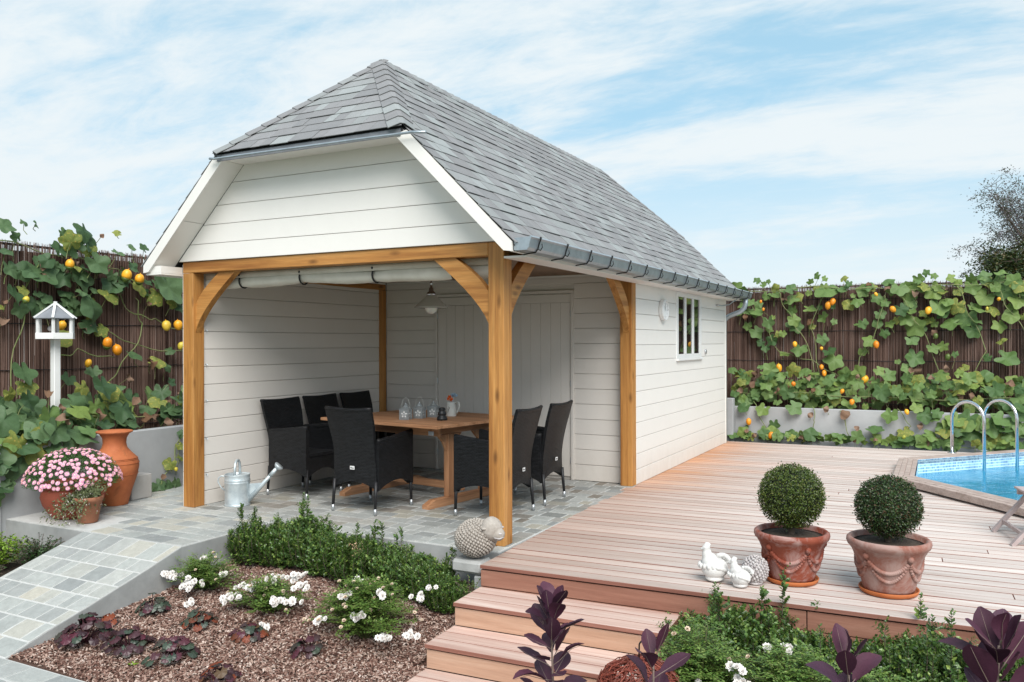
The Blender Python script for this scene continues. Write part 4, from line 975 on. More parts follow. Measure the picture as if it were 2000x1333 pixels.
h0 = V((RX, Y0 - .035, HZ - .012)); ht = V((RX, Y0 + HD, RZ)); SH = (ht - h0).length; upH = (ht - h0).normalized(); nH = V((0, -upH.z, upH.y))
wH = lambda s_: 1.02 * (1 - s_ / SH)
slope_shingles(h0, V((1, 0, 0)), upH, nH, SH, lambda s_: -wH(s_), wH, .139, 2)
h1 = V((RX, Y1 + .01, HZ)); ht1 = V((RX, Y1 - HD, RZ)); upB = (ht1 - h1).normalized(); nB = V((0, upB.z, -upB.y))
slope_shingles(h1, V((-1, 0, 0)), upB, nB, (ht1 - h1).length, lambda s_: -wH(s_), wH, .139, 0)
pend.sort(key=lambda t: (0 if t[2] == 2 else 1 if t[2] == 1 else 2, vis(t[0][0])))
stuffs = MB()
for i, (pts, n_, pf) in enumerate(pend):
    if i < 296: MB().piece(pts, n_, .006, .0008).build('shingle', SHING, roof)
    else: stuffs.piece(pts, n_, .006, .0008)
stuffs.build('further_shingles', SHING, roof, kind='stuff')
def caps(a, b, n1, n2, n, w_, name='ridge_cap'):
    a, b = V(a), V(b); d = (b - a).normalized(); 
    e1 = d.cross(n1).normalized(); e2 = n2.cross(d).normalized()
    um = (n1 + n2).normalized(); Lr = (b - a).length; st = Lr / n
    if e1.z > 0: e1 = -e1
    if e2.z > 0: e2 = -e2
    for k in range(n):
        p0 = a + d * (k * st - .004) + um * .026; p1 = a + d * ((k + 1) * st + .012) + um * .016
        mb = MB(); vs = []
        for p in (p0, p1):
            l1 = p + e1 * w_ ; l2 = p + e2 * w_
            m1 = p + e1 * .02 + um * 0; m2 = p + e2 * .02
            for t in (l1, m1, m2, l2): vs.append(t)
        for t in list(vs): vs.append(t - um * .006)
        fs = [(0, 1, 5, 4), (1, 2, 6, 5), (2, 3, 7, 6), (8, 12, 13, 9), (9, 13, 14, 10), (10, 14, 15, 11), (0, 8, 9, 1), (1, 9, 10, 2), (2, 10, 11, 3), (4, 5, 13, 12), (5, 6, 14, 13), (6, 7, 15, 14), (0, 4, 12, 8), (3, 11, 15, 7)]
        mb.add(vs, fs).build(name, SHING, roof)
nL = V((-1, 0, 1)).normalized()
caps((RX, Y1 - HD, RZ), (RX, Y0 + HD - .02, RZ), nR, nL, 40, .125)
caps((-.745 + .01, Y0 - .03, HZ), (RX, Y0 + HD, RZ), nR, nH, 11, .125)
caps((-2.755 - .01, Y0 - .03, HZ), (RX, Y0 + HD, RZ), nL, nH, 11, .125)
caps((-.745, Y1, HZ), (RX, Y1 - HD, RZ), nR, nB, 11, .12)
# barge boards, soffits
def both(name, poly, y0, d, mat=WHITE):
    for f_ in (lambda x: x, lambda x: -3.5 - x):
        MB().prism([(f_(x), y0, z) for x, z in poly], (0, d, 0)).build(name, mat, house)
both('barge_board', [(.212, 2.306), (.212, 2.237), (.145, 2.245), (-.825, 3.205), (-.712, 3.230)], -.276, .024)
both('soffit_board', [(.208, 2.295), (.208, 2.243), (.150, 2.25), (-.30, 2.695), (-.25, 2.74)], -.2515, .232)
both('soffit_board', [(-.304, 2.699), (-.254, 2.744), (-.765, 3.255), (-.812, 3.202)], -.2515, .232)
both('barge_board', [(.212, 2.305), (.212, 2.237), (.145, 2.245), (-.825, 3.205), (-.715, 3.225)], 7.59, .022)
MB().box(-2.69, -.81, -.25, -.02, 3.205, 3.228).build('soffit_board', WHITE, house)
MB().box(-2.74, -.76, -.285, -.272, 3.19, 3.245).build('drip_fascia', GREYP, house)
MB().tube([(-2.78, -.33, 3.212), (-2.72, -.325, 3.205), (-.62, -.325, 3.190), (-.49, -.335, 3.172)], .011, 8).build('drip_rail', ZINC, house, smooth=True)
MB().cbox(.003, .205, -.004, 7.58, 2.217, 2.234, .002).build('eave_soffit', WHITE, house)
MB().cbox(.188, .208, -.2505, 7.58, 2.235, 2.29, .002).build('eave_fascia', WHITE, house)
MB().cbox(-3.705, -3.503, -.2505, 7.58, 2.217, 2.234, .002).build('eave_soffit', WHITE, house)
MB().box(-3.69, -3.502, -.2505, -.002, 2.2345, 2.30).build('eave_return', WHITE, house)
MB().box(-.128, -.03, .14, 3.1, 2.331, 2.45).box(-3.47, -3.37, .14, 3.1, 2.321, 2.45).box(-3.36, -.13, 3.101, 3.2, 2.319, 2.45).build('wall_plate', WHITE, house)
# gutter
gt = MB()
prof_g = [(.214, 2.335), (.214, 2.25), (.225, 2.243), (.318, 2.243), (.335, 2.262), (.350, 2.322), (.362, 2.334), (.352, 2.345), (.338, 2.336)]
n = len(prof_g); vs = [(x, -.245, z) for x, z in prof_g] + [(x, 7.66, z) for x, z in prof_g]
vs += [(x + (-.003 if 5 <= i <= 8 else .002), y, z + .002) for i, (x, y, z) in enumerate(vs[:n])] 
vs = vs[:2 * n]
gt.add(vs, [(i, i + 1, n + i + 1, n + i) for i in range(n - 1)] + [tuple(range(n)), tuple(range(2 * n - 1, n - 1, -1))])
gut = gt.build('gutter', ZINC, house)
sm = gut.modifiers.new('thickness', 'SOLIDIFY'); sm.thickness = .002
for k in range(16):
    y = -.10 + k * .498
    mb = MB(); mb.tube([(.362, y, 2.348), (.366, y, 2.335), (.352, y, 2.30), (.340, y, 2.262), (.322, y, 2.236), (.262, y + .004, 2.232), (.215, y + .01, 2.226)], .0055, 6)
    mb.tube([(.36, y + .03, 2.30), (.368, y + .02, 2.275), (.355, y + .012, 2.25), (.34, y, 2.262)], .0045, 6); mb.ball((.364, y, 2.34), .010, 6, 4)
    mb.build('gutter_bracket', DARK, gut)
MB().tube([(.28, 7.5, 2.243), (.28, 7.5, 2.16), (.265, 7.5, 2.10), (.20, 7.5, 2.04), (.06, 7.5, 1.99), (-.0, 7.5, 1.96)] + [(-.05, 7.5, 1.9), (-.05, 7.5, 0)], .038, 12).build('downpipe', ZINC, house, smooth=True)
MB().tube([(.035, 6.75, 2.12), (.05, 6.95, 2.12), (.12, 7.1, 2.14), (.2, 7.2, 2.22), (.25, 7.25, 2.30)], .009, 8).build('overflow_hose', ZINC, house, smooth=True)
MB().tube([(0, 6.74, 2.12), (.04, 6.74, 2.12)], .014, 8).build('wall_outlet', STEELB, house)
MB().tube([(.0, 6.1, 1.435), (.018, 6.1, 1.435)], .035, 12).build('socket_cover', STEELB, house, smooth=True)

# rolled canvas blind
n = 70; m = 14; vs = []
for i in range(n + 1):
    x = lerp(-3.352, -.150, i / n); sag = .010 * math.sin(x * 2.1) + .006 * math.sin(x * 5)
    strap = min(abs(x - t) for t in (-2.91, -2.17, -1.355, -.56)); r0 = .066 - .012 * math.exp(-(strap / .07) ** 2)
    for j in range(m):
        a = 2 * PI * j / m; rr = r0 * (1 + .16 * mnoise.noise(V((x * 3.2 + a * .35, math.cos(a) * 1.6, math.sin(a) * 1.6))) + .07 * mnoise.noise(V((x * 13, a * 2, 4))))
        vs.append((x, .205 + rr * math.cos(a) * .9, 2.160 + sag + rr * math.sin(a)))
bl = MB().add(vs, [(i * m + j, i * m + (j + 1) % m, (i + 1) * m + (j + 1) % m, (i + 1) * m + j) for i in range(n) for j in range(m)] + [tuple(range(m)), tuple(n * m + j for j in range(m))])
bl.box(-3.35, -.15, .140, .148, 2.19, 2.248)
broot = empty('rolled_blind', (0, 0, 0), 'rolled cream canvas blind strapped under the front oak beam', 'blind')
bl.build('canvas_roll', CANVAS, broot, smooth=True)
for x in (-2.91, -2.17, -1.355, -.56):
    MB().tube([(x, .205 + .064 * math.cos(a), 2.160 + .01 * math.sin(x * 2.1) + .064 * math.sin(a)) for a in [i * PI / 7 for i in range(15)]], .008, 6).build('strap', DARK, broot)
    MB().ball((x, .145, 2.215), .013, 8, 5).build('strap_buckle', DARK, broot)

# pendant lamp
lamp = empty('pendant_lamp', (-1.7, 1.6, 1.93), 'pendant lamp with conical glass shade and opal globe hanging in the porch', 'lamp')
MB().lathe([(.175, .0), (.172, .012), (.045, .135), (.04, .15)], 32).lathe([(.171, .0), (.168, .010), (.041, .133)], 32).build('lamp_shade', SHADE, lamp, smooth=True)
MB().ball((0, 0, .005), .066, 20, 12).build('globe', OPAL, lamp, smooth=True)
MB().lathe([(.05, .13), (.046, .155), (.026, .175), (.022, .21), (.014, .215), (.012, .25), (.018, .258), (.01, .27), (.006, .28), (.006, .40)], 16).build('lamp_holder', CHROME, lamp, smooth=True)

# wall clock
clk = empty('wall_clock', (.004, 4.05, 1.956), 'round white wall clock on the white boards left of the window', 'clock')
mb = MB(); mb.tube([(0, 0, 0), (.035, 0, 0)], .125, 32); mb.build('clock_case', WHITE2, clk, smooth=False)
mb = MB()
for k in range(32):
    pass
mb.tube([(.04 + .006 * 0, .118 * math.cos(2 * PI * k / 32), .118 * math.sin(2 * PI * k / 32)) for k in range(33)], .012, 8).build('rim', WHITE2, clk, smooth=True)
MB().tube([(.0352, 0, 0), (.037, 0, 0)], .105, 32).build('dial', CANDLE, clk)
mb = MB()
for k in range(12):
    a = k * PI / 6; d = V((0, math.sin(a), math.cos(a))); l = .02 if k % 3 == 0 else .01
    mb.bar(V((.0376, 0, 0)) + d * (.092 - l), V((.0376, 0, 0)) + d * .092, .006, .0006, V((1, 0, 0)))
mb.build('hour_marks', PRINT, clk)
MB().bar((.039, 0, -.015), (.039, .012, .078), .005, .0008, V((1, 0, 0))).bar((.040, .0, 0), (.040, -.015, .05), .008, .0008, V((1, 0, 0))).build('hands', PRINT, clk)

# ================================================================== PORCH FURNITURE
tb = empty('dining_table', (-1.83, 1.62, 0), 'rectangular teak pedestal table in the porch set about with black wicker chairs', 'table', rz=math.radians(-9.5))
TW, TD, TZ = 1.62, 1.34, .80
n = 9; pw = TD / n
for k in range(n):
    MB().piece([(-TW / 2, -TD / 2 + k * pw + .002, TZ), (TW / 2, -TD / 2 + k * pw + .002, TZ), (TW / 2, -TD / 2 + (k + 1) * pw - .002, TZ), (-TW / 2, -TD / 2 + (k + 1) * pw - .002, TZ)], (0, 0, 1), .028, .003).build('top_plank', TEAK[0], tb)
for y in (-TD / 2 + .16, TD / 2 - .16): MB().cbox(-TW / 2 + .1, TW / 2 - .1, y - .012, y + .012, TZ - .115, TZ - .030, .002).build('apron', TEAK[0], tb)
for x in (-.56, .60):
    MB().cbox(x - .012, x + .012, -TD / 2 + .14, TD / 2 - .14, TZ - .112, TZ - .031, .002).build('apron', TEAK[1], tb)
    f_ = MB(); pr = [(-.60, 0), (-.60, .035), (-.50, .075), (.50, .075), (.60, .035), (.60, 0)]
    f_.prism([(x - .04, y, z) for y, z in pr], (.08, 0, 0)); f_.build('foot', TEAK[1], tb)
    for yy in (-.26, .26):
        MB().cbox(x - .03, x + .03, yy - .045, yy + .045, .076, TZ - .113, .004).build('leg', TEAK[2], tb)
        for sg in (-1, 1): MB().strip([(x + .03 * 0 - .015, yy + sg * .045, z) for z in (.52, .60, .682)], [(x - .015, yy + sg * (.045 + t), z) for t, z in ((.002, .52), (.05, .61), (.13, .684))], (.03, 0, 0)).build('corner_bracket', TEAK[2], tb)
MB().cbox(-.52, .56, -.025, .025, .09, .16, .003).build('stretcher', TEAK[0], tb)
MB().cbox(.64, .70, -.60, -.585, .70, .74, .002).build('latch', STEELB, tb)

def make_chair():
    root = empty('wicker_armchair', (0, 0, 0), 'x', 'armchair', 'black wicker armchairs round the table')
    # back: grid u (width), v (height)
    def hw(z): return .262 - .022 * math.sin(PI * min(1, max(0, (z - .2) / .62))) + .006 * max(0, (z - .62) / .36)
    def yb(z): return -.262 - (.115 * max(0, (z - .42) / .56) ** 1.5)
    nu, nv = 12, 14; vs = []
    def arch(t): return .215 + .075 * math.sin(PI * t) ** .8
    for side_ in (0, 1):
        for j in range(nv + 1):
            for i in range(nu + 1):
                u = i / nu; zb = arch(u); zt = .972 - .012 * math.sin(PI * u); z = lerp(zb, zt, j / nv)
                bow = .018 * math.sin(PI * u)
                th = .030 if side_ else 0
                vs.append(((2 * u - 1) * hw(z), yb(z) + th - bow * (1 if z > .3 else .5), z))
    W_ = nu + 1; S_ = (nv + 1) * W_; fs = []
    for j in range(nv):
        for i in range(nu):
            a = j * W_ + i; fs += [(a, a + 1, a + W_ + 1, a + W_), (S_ + a, S_ + a + W_, S_ + a + W_ + 1, S_ + a + 1)]
    for j in range(nv): a = j * W_; b = a + nu; fs += [(a, a + W_, S_ + a + W_, S_ + a), (b, S_ + b, S_ + b + W_, b + W_)]
    for i in range(nu): a = i; b = nv * W_ + i; fs += [(a, S_ + a, S_ + a + 1, a + 1), (b, b + 1, S_ + b + 1, S_ + b)]
    MB().add(vs, fs).build('backrest', WICK, root, smooth=False)
    pts = [((2 * u - 1) * hw(.965), yb(.972) + .015 - .018 * math.sin(PI * u), .972 - .012 * math.sin(PI * u)) for u in [i / 8 for i in range(9)]]
    MB().tube(pts, .017, 8).build('top_roll', WICK, root, smooth=True)
    for sg in (-1, 1):   # side panel under the arm
        vs = []; ny_ = 12
        for th in (0, .045):
            for j in range(7):
                for i in range(ny_ + 1):
                    t = i / ny_; y = lerp(-.25, .275, t); zb = arch(t); zt = .665 + .05 * t ** 1.5 + .0 * math.sin(PI * t)
                    z = lerp(zb, zt, j / 6); vs.append((sg * (.268 - th + .006 * math.sin(PI * t)), y - .02 * (1 - z / .7) * (t > .5) * 0, z))
        W2 = ny_ + 1; S2 = 7 * W2; fs = []
        for j in range(6):
            for i in range(ny_):
                a = j * W2 + i; fs += [(a, a + 1, a + W2 + 1, a + W2), (S2 + a, S2 + a + W2, S2 + a + W2 + 1, S2 + a + 1)]
            a = j * W2; b = a + ny_; fs += [(a, a + W2, S2 + a + W2, S2 + a), (b, S2 + b, S2 + b + W2, b + W2)]
        for i in range(ny_): a = i; b = 6 * W2 + i; fs += [(a, S2 + a, S2 + a + 1, a + 1), (b, b + 1, S2 + b + 1, S2 + b)]
        MB().add(vs, fs).build('arm_panel', WICK, root)
        MB().tube([(sg * .246, lerp(-.25, .275, t), .668 + .05 * t ** 1.5) for t in [i / 8 for i in range(9)]], .024, 8).build('armrest', WICK, root, smooth=True)
        for y, dy in ((-.262, -.02), (.262, .006)):
            MB().tube([(sg * .245, y, .30), (sg * .250, y + dy, .05)], [.0165, .0135], 10).build('leg', DARK, root, smooth=True)
            MB().tube([(sg * .250, y + dy, .058), (sg * .251, y + dy, 0)], [.0155, .0145], 10).build('foot_cap', STEELB, root, smooth=True)
    MB().cbox(-.224, .224, -.235, .270, .405, .445, .012).build('seat', WICK, root)
    vs = [];
    for th in (0, .03):
        for j in range(3):
            for i in range(9): u = i / 8; vs.append((lerp(-.224, .224, u), .272 - th, lerp(arch(u), .41, j / 2)))
    fs = []
    for j in range(2):
        for i in range(8): a = j * 9 + i; fs += [(a, a + 9, a + 10, a + 1), (27 + a, 27 + a + 1, 27 + a + 10, 27 + a + 9)]
    for i in range(8): fs += [(i, i + 1, 28 + i, 27 + i)]
    MB().add(vs, fs).build('front_panel', WICK, root)
    lb = MB().box(-.026, .026, -.3035, -.3015, .405, .437); o_ = lb.build('maker_tag', WHITE2, root)
    MB().box(-.018, -.008, -.3045, -.3036, .413, .429).box(-.004, .002, -.3045, -.3036, .413, .423).box(.005, .011, -.3045, -.3036, .413, .423).box(.014, .019, -.3045, -.3036, .413, .423).build('tag_print', PRINT, o_)
    return root
ch0 = make_chair()
CH = [(-1.83, .78, 0, -2, 'black wicker armchair with its back to the camera at the near side of the table'),
      (-2.93, 1.075, 0, -93, 'black wicker armchair behind the watering can, nearest of those along the left wall'),
      (-2.93, 1.72, 0, -91, 'middle black wicker armchair of the three along the left wall'),
      (-2.93, 2.36, 0, -90, 'farthest black wicker armchair along the left wall, in the porch corner'),
      (-.68, 1.08, 0, 92, 'black wicker armchair half hidden behind the front oak post'),
      (-.70, 1.84, 0, 92, 'right-most black wicker armchair by the door, beyond the front oak post')]
for i, (x, y, z, a, lab) in enumerate(CH):
    c = ch0 if i == 0 else copy_tree(ch0); c.location = (x, y, z); c.rotation_euler = (0, 0, math.radians(a)); c['label'] = lab

# things on the table
def on_table(px, py): return V((px, py, TZ))
for k, (x, y, lab) in enumerate([(-1.80, 1.28, 'small tin lantern with flower cut-outs, nearest of three on the table'), (-1.755, 1.46, 'small tin lantern with flower cut-outs, middle of three on the table'), (-1.70, 1.64, 'small tin lantern with flower cut-outs, touching the enamel jug')]):
    ln = empty('lantern', (x, y, TZ), lab, 'lantern', 'tin lanterns on the table', rz=math.radians(12))
    h = .046
    body = MB()
    for sx in (-1, 1):
        for sy in (-1, 1): body.box(sx * h - .004, sx * h + .004, sy * h - .004, sy * h + .004, 0, .105)
    body.box(-h, h, -h, h, 0, .006); body.box(-h - .004, h + .004, -h - .004, h + .004, .1052, .111)
    def flower_plate(fr):   # plate around a five-petalled opening
        n = 40; A = []; B = []
        for i in range(n + 1):
            a = 2 * PI * i / n; rr = .025 + .010 * math.cos(5 * (a - PI / 2)); A.append((rr * math.cos(a), rr * math.sin(a) * 1.05))
            k_ = 1 / max(abs(math.cos(a)), abs(math.sin(a))); B.append((.041 * math.cos(a) * k_, .046 * math.sin(a) * k_))
        return A, B
    A, B = flower_plate(0)
    for nx_, ny_ in ((0, -1), (1, 0), (0, 1), (-1, 0)):
        tx, ty = -ny_, nx_
        body.add([(nx_ * h + tx * u, ny_ * h + ty * u, .0555 + w_) for u, w_ in A] + [(nx_ * h + tx * u, ny_ * h + ty * u, .0555 + w_) for u, w_ in B],
                 [(i, i + 1, 41 + i + 1, 41 + i) for i in range(40)])
    body.build('tin_body', TIN, ln)
    MB().box(-h + .006, h - .006, -h + .006, h - .006, .008, .103).build('frosted_glass', CANDLE, ln)
    fl = MB()
    for nx_, ny_ in ((0, -1), (1, 0)):
        tx, ty = -ny_, nx_; fl.tube([(nx_ * (h + .001) + tx * .010 * math.cos(a), ny_ * (h + .001) + ty * .010 * math.cos(a), .0555 + .010 * math.sin(a)) for a in [i * PI / 5 for i in range(11)]], .004, 5)
    fl.build('flower_centre', TIN, ln)
    MB().lathe([(.052, .111), (.030, .128), (.030, .136), (.020, .142), (.020, .150), (.008, .156), (.006, .168), (.001, .172)], 12).build('tin_lid', TIN, ln)
    MB().tube([(-.045 + .0 * t, 0, .108) if t == 0 else (.045 * -math.cos(PI * t / 12), 0, .115 + .105 * math.sin(PI * t / 12)) for t in range(13)], .0014, 5).build('wire_handle', ENAMEL, ln)
jug = empty('jug', (-1.585, 1.80, TZ), 'pale enamel jug with twig print holding an orange flower on the table', 'jug')
MB().lathe([(.052, 0), (.054, .004), (.051, .07), (.047, .125), (.050, .150), (.047, .149), (.044, .12), (.048, .01)], 24).build('jug_body', ENAMEL, jug, smooth=True)
MB().tube([(.046, 0, .13), (.07, 0, .155), (.095, 0, .145), (.10, 0, .105), (.08, 0, .05), (.054, 0, .025)], .007, 8).build('handle', ENAMEL, jug, smooth=True)
jd = MB()
for (a0, z0_, a1, z1_) in ((-1.75, .04, -1.35, .10), (-1.6, .06, -1.75, .085), (-1.5, .075, -1.3, .085), (-1.45, .085, -1.55, .105)):
    jd.tube([(.0545 * math.cos(a0), .0545 * math.sin(a0), z0_), (.052 * math.cos(a1), .052 * math.sin(a1), z1_)], .0018, 4)
jd.build('twig_print', BARK, jug)
f1 = MB()
for k in range(26):
    d = rvec(); f1.leaf(V((-.012, -.01, .185)) + d * .006, d, rvec(), .036, .022)
f1.build('orange_flower', ORANGE, jug)
f1 = MB()
for k in range(26):
    d = rvec(); d.z = abs(d.z); f1.leaf(V((.035, .0, .205)) + d * .004, d, rvec(), .045, .018)
f1.tube([(.01, 0, .1), (.035, 0, .21)], .003, 5); f1.build('blue_flower', BLUEF, jug)
MB().lathe([(.050, 0), (.054, .012), (.048, .034), (.036, .045), (.044, .06), (.042, .078), (.028, .092), (.034, .104), (.032, .122), (.020, .128), (.001, .128)], 20).build('ceramic_ornament', BLACKS, smooth=True, loc=(-1.42, 1.36, TZ), label='stacked black ceramic ornament at the near right of the table', cat='ornament')
# black bag hanging beyond the table leg
bg_ = MB(); 
for i in range(9):
    pass
vs = []
for i in range(8):
    t = i / 7; z = .66 - .44 * t; w_ = .085 * (1 - .25 * t) + .02 * math.sin(t * 7)
    for j in range(10): a = 2 * PI * j / 10; vs.append((w_ * math.cos(a) * (1 + .15 * math.sin(3 * a + i)), .03 * math.sin(a), z))
bg_.add(vs, [(i * 10 + j, i * 10 + (j + 1) % 10, (i + 1) * 10 + (j + 1) % 10, (i + 1) * 10 + j) for i in range(7) for j in range(10)] + [tuple(range(70, 80))])
br = empty('cloth_bag', (-1.86, 2.2, 0), 'black cloth bag with dangling cords hanging beyond the table', 'bag')
bg_.build('bag_body', BLACKS, br, smooth=True)
MB().tube([(.02, 0, .25), (.03, 0, .1), (.06, 0, .02)], .006, 5).tube([(-.03, 0, .25), (-.02, 0, .12), (-.04, 0, .04)], .006, 5).tube([(-.04, 0, .64), (0, 0, .77), (.04, 0, .64)], .006, 5).build('cord', BLACKS, br)

# watering can
wc = empty('watering_can', (-3.10, .30, 0), 'galvanised zinc watering can with rose standing by the left porch wall', 'watering can', rz=math.radians(28))
rc = .118
MB().lathe([(rc + .004, 0), (rc + .006, .006), (rc + .002, .014), (rc, .02), (rc, .215), (rc + .005, .222), (rc, .229), (rc, .236), (rc + .005, .243), (rc, .250), (rc, .29), (rc + .004, .298), (rc + .001, .302), (rc - .004, .30), (rc - .006, .26), (rc - .006, .15)], 32).build('can_body', GALV, wc, smooth=True)
MB().prism([(math.cos(a) * (rc - .003), math.sin(a) * (rc - .003), .292) for a in [PI / 2 * .75 + i * (PI * 2 - PI * 1.0) / 12 - PI * 0 for i in range(13)] if False] or [(rc * .97 * math.cos(a), rc * .97 * math.sin(a), .290) for a in [-PI / 2 + PI * i / 12 for i in range(13)]], (0, 0, .004)).build('half_lid', GALV, wc)
MB().tube([(.0, -.085 * 0 - .0, .295)] and [(.0 + .06 * 0, -.075, .27), (0, -.078, .36), (0, -.062, .405), (0, -.03, .43), (0, .0, .434), (0, .03, .43), (0, .062, .405), (0, .078, .36), (0, .075, .27)], .013, 8).build('top_handle', GALV, wc, smooth=True)
MB().tube([(-rc + .003, 0, .275), (-rc - .035, 0, .282), (-rc - .065, 0, .262), (-rc - .07, 0, .225), (-rc - .04, 0, .17), (-rc + .002, 0, .135)], .007, 8).build('back_handle', GALV, wc, smooth=True)
MB().tube([(rc - .01, 0, .045), (rc + .12, 0, .19), (rc + .24, 0, .325)], [.026, .021, .016], 12).tube([(rc + .20, 0, .28), (rc + .262, 0, .35)], [.021, .019], 12).build('spout', GALV, wc, smooth=True)
MB().prism([(rc - .003, -.002, .075), (rc + .105, -.002, .187), (rc + .125, -.002, .215), (rc - .003, -.002, .205)], (0, .004, 0)).build('brace_plate', GALV, wc)
d = V((.68, 0, .73)); c0 = V((rc + .262, 0, .35)); 
MB().tube([c0, c0 + d * .015, c0 + d * .035, c0 + d * .043], [.018, .036, .047, .044], 20).build('rose', GALV, wc, smooth=True)

# ================================================================== LEFT: POTS, FEEDER
urn = empty('clay_urn', (-4.20, -.22, 0), 'tall orange terracotta urn with flared rim against the concrete wall', 'urn')
pr = [(.12, 0), (.125, .01), (.135, .06), (.165, .16), (.205, .28), (.222, .37), (.218, .42), (.195, .465), (.150, .51), (.115, .555), (.105, .60), (.110, .65), (.135, .69), (.165, .705), (.168, .715), (.160, .72), (.125, .70), (.10, .66), (.09, .6), (.10, .5)]
MB().lathe(pr, 40).build('urn_body', URN, urn, smooth=True)
mb = MB()
for z, r_ in ((.405, .222), (.44, .211), (.452, .206), (.30, .2125)): mb.tube([(r_ * math.cos(a), r_ * math.sin(a), z) for a in [i * 2 * PI / 40 for i in range(41)]], .0028, 5, False)
mb.build('incised_ring', URN, urn, smooth=True)
bw = empty('flower_bowl', (-4.05, -.76, 0), 'round red clay bowl overflowing with pink daisies', 'flower pot')
MB().lathe([(r_ * 1.2, z) for r_, z in [(.13, 0), (.16, .03), (.205, .12), (.222, .19), (.215, .235), (.195, .255), (.198, .27), (.218, .285), (.223, .305), (.216, .315), (.20, .305), (.19, .27)]], 36).build('bowl', BOWL, bw, smooth=True)
MB().lathe([(.001, .285), (.195, .28)], 24).build('soil', SOIL, bw)
fo = MB(); heads = []
for k in range(8000):
    a = R.uniform(0, 2 * PI); e = math.acos(R.uniform(-.05, 1)); rr = R.uniform(.55, 1.0) ** .6
    p = V((math.sin(e) * math.cos(a) * .40, math.sin(e) * math.sin(a) * .39, .31 + math.cos(e) * .30)) * 1
    p = V((p.x * rr, p.y * rr, .30 + (p.z - .30) * rr)); p.x += .0
    d = (p - V((0, 0, .2))).normalized() + rvec() * .8; fo.leaf2(p, d, rvec(), R.uniform(.02, .036), R.uniform(.004, .008))
fo.build('foliage', DGREEN, bw)
dm = MB()
for k in range(14):
    a = 2 * PI * k / 14; dm.leaf2(V((math.cos(a), math.sin(a), 0)) * .002, V((math.cos(a), math.sin(a), .18)), (0, 0, 1), .0165, .0065)
for k in range(9):
    a = 2 * PI * k / 9 + .2; dm.leaf2(V((math.cos(a), math.sin(a), 1)) * .002, V((math.cos(a), math.sin(a), .7)), (0, 0, 1), .010, .005)
dm.cm = 1; dm.ball((0, 0, .003), (.0045, .0045, .004), 7, 4); dm = dm.mesh('flower', [DAISY, DAISYC])
tries = 0; placed = []
while len(placed) < 295 and tries < 9000:
    tries += 1
    a = R.uniform(0, 2 * PI); e = math.acos(R.uniform(.02, 1)); n_ = V((math.sin(e) * math.cos(a), math.sin(e) * math.sin(a), math.cos(e)))
    p = V((n_.x * .41 + .0, n_.y * .40, .30 + n_.z * .315)) * 1
    if any((p - q_).length < .027 for q_ in placed): continue
    placed.append(p); ob('flower', dm, bw, p, face_rot(n_ + rvec() * .35 + V((.1, -.15, .2)), rvec()), R.uniform(1.0, 1.4))
sp_ = empty('clay_pot', (-3.70, -.86, 0), 'small brown clay pot with trailing white-flowered plant beside the bowl', 'flower pot')
MB().lathe([(.075, 0), (.08, .005), (.112, .185), (.124, .19), (.127, .225), (.118, .228), (.108, .20)], 28).build('pot', POTB, sp_, smooth=True)
MB().lathe([(.001, .20), (.108, .2)], 20).build('soil', SOIL, sp_)
fo = MB(); fl = MB()
for k in range(190):   # trailing shoots
    a = R.uniform(2.0, 5.2); l = R.uniform(.18, .46); d = V((math.cos(a), math.sin(a) * .6, 0)); top = V((R.uniform(-.08, .05), R.uniform(-.06, .06), .22))
    if R.random() < .3: a = R.uniform(-1.4, 1.4); d = V((math.cos(a) * .4, math.sin(a) * .5, 0)); l *= .5
    for j in range(16):
        t = j / 15; p = top + d * l * t * 1.0 + V((0, 0, .07 * math.sin(t * 2.2) - .24 * t * t * min(1, l / .3))); p += rvec() * .012
        if p.z < .01: p.z = .012
        fo.leaf(p, d + rvec() * .9, V((0, 0, 1)) + rvec() * .5, R.uniform(.022, .036), .015)
        if R.random() < .16:
            for m_ in range(4): fl.leaf2(p + rvec() * .003 + V((0, 0, .006)), rvec(), V((0, 0, 1)), .009, .007)
for k in range(420):
    p = V((R.gauss(.035, .055), R.gauss(0, .05), .24 + abs(R.gauss(0, .055)))); fo.leaf(p, rvec() + V((0, 0, .6)), rvec(), R.uniform(.02, .035), .014)
fo.build('trailing_foliage', TRAILM, sp_); fl.build('tiny_flowers', ROSEW, sp_, kind='stuff')
fl = MB()
for k in range(24): p = V((-.02 + R.gauss(0, .012), -.04 + R.gauss(0, .012), .30 + R.uniform(0, .07))); fl.leaf2(p, rvec(), rvec(), .014, .008)
fl.build('lavender_flowers', simple('lilac_petals', (.28, .22, .62, 1), None, 5, .6), sp_)
MB().cbox(-.11, .11, -.12, .12, 0, .24, .006).build('concrete_block', simple('pale_block', (.42, .40, .38, 1), (.36, .34, .32, 1), 8, .9, bump=.3), loc=(-4.32, .10, 0), label='pale concrete block beside the terracotta urn against the wall', cat='block')

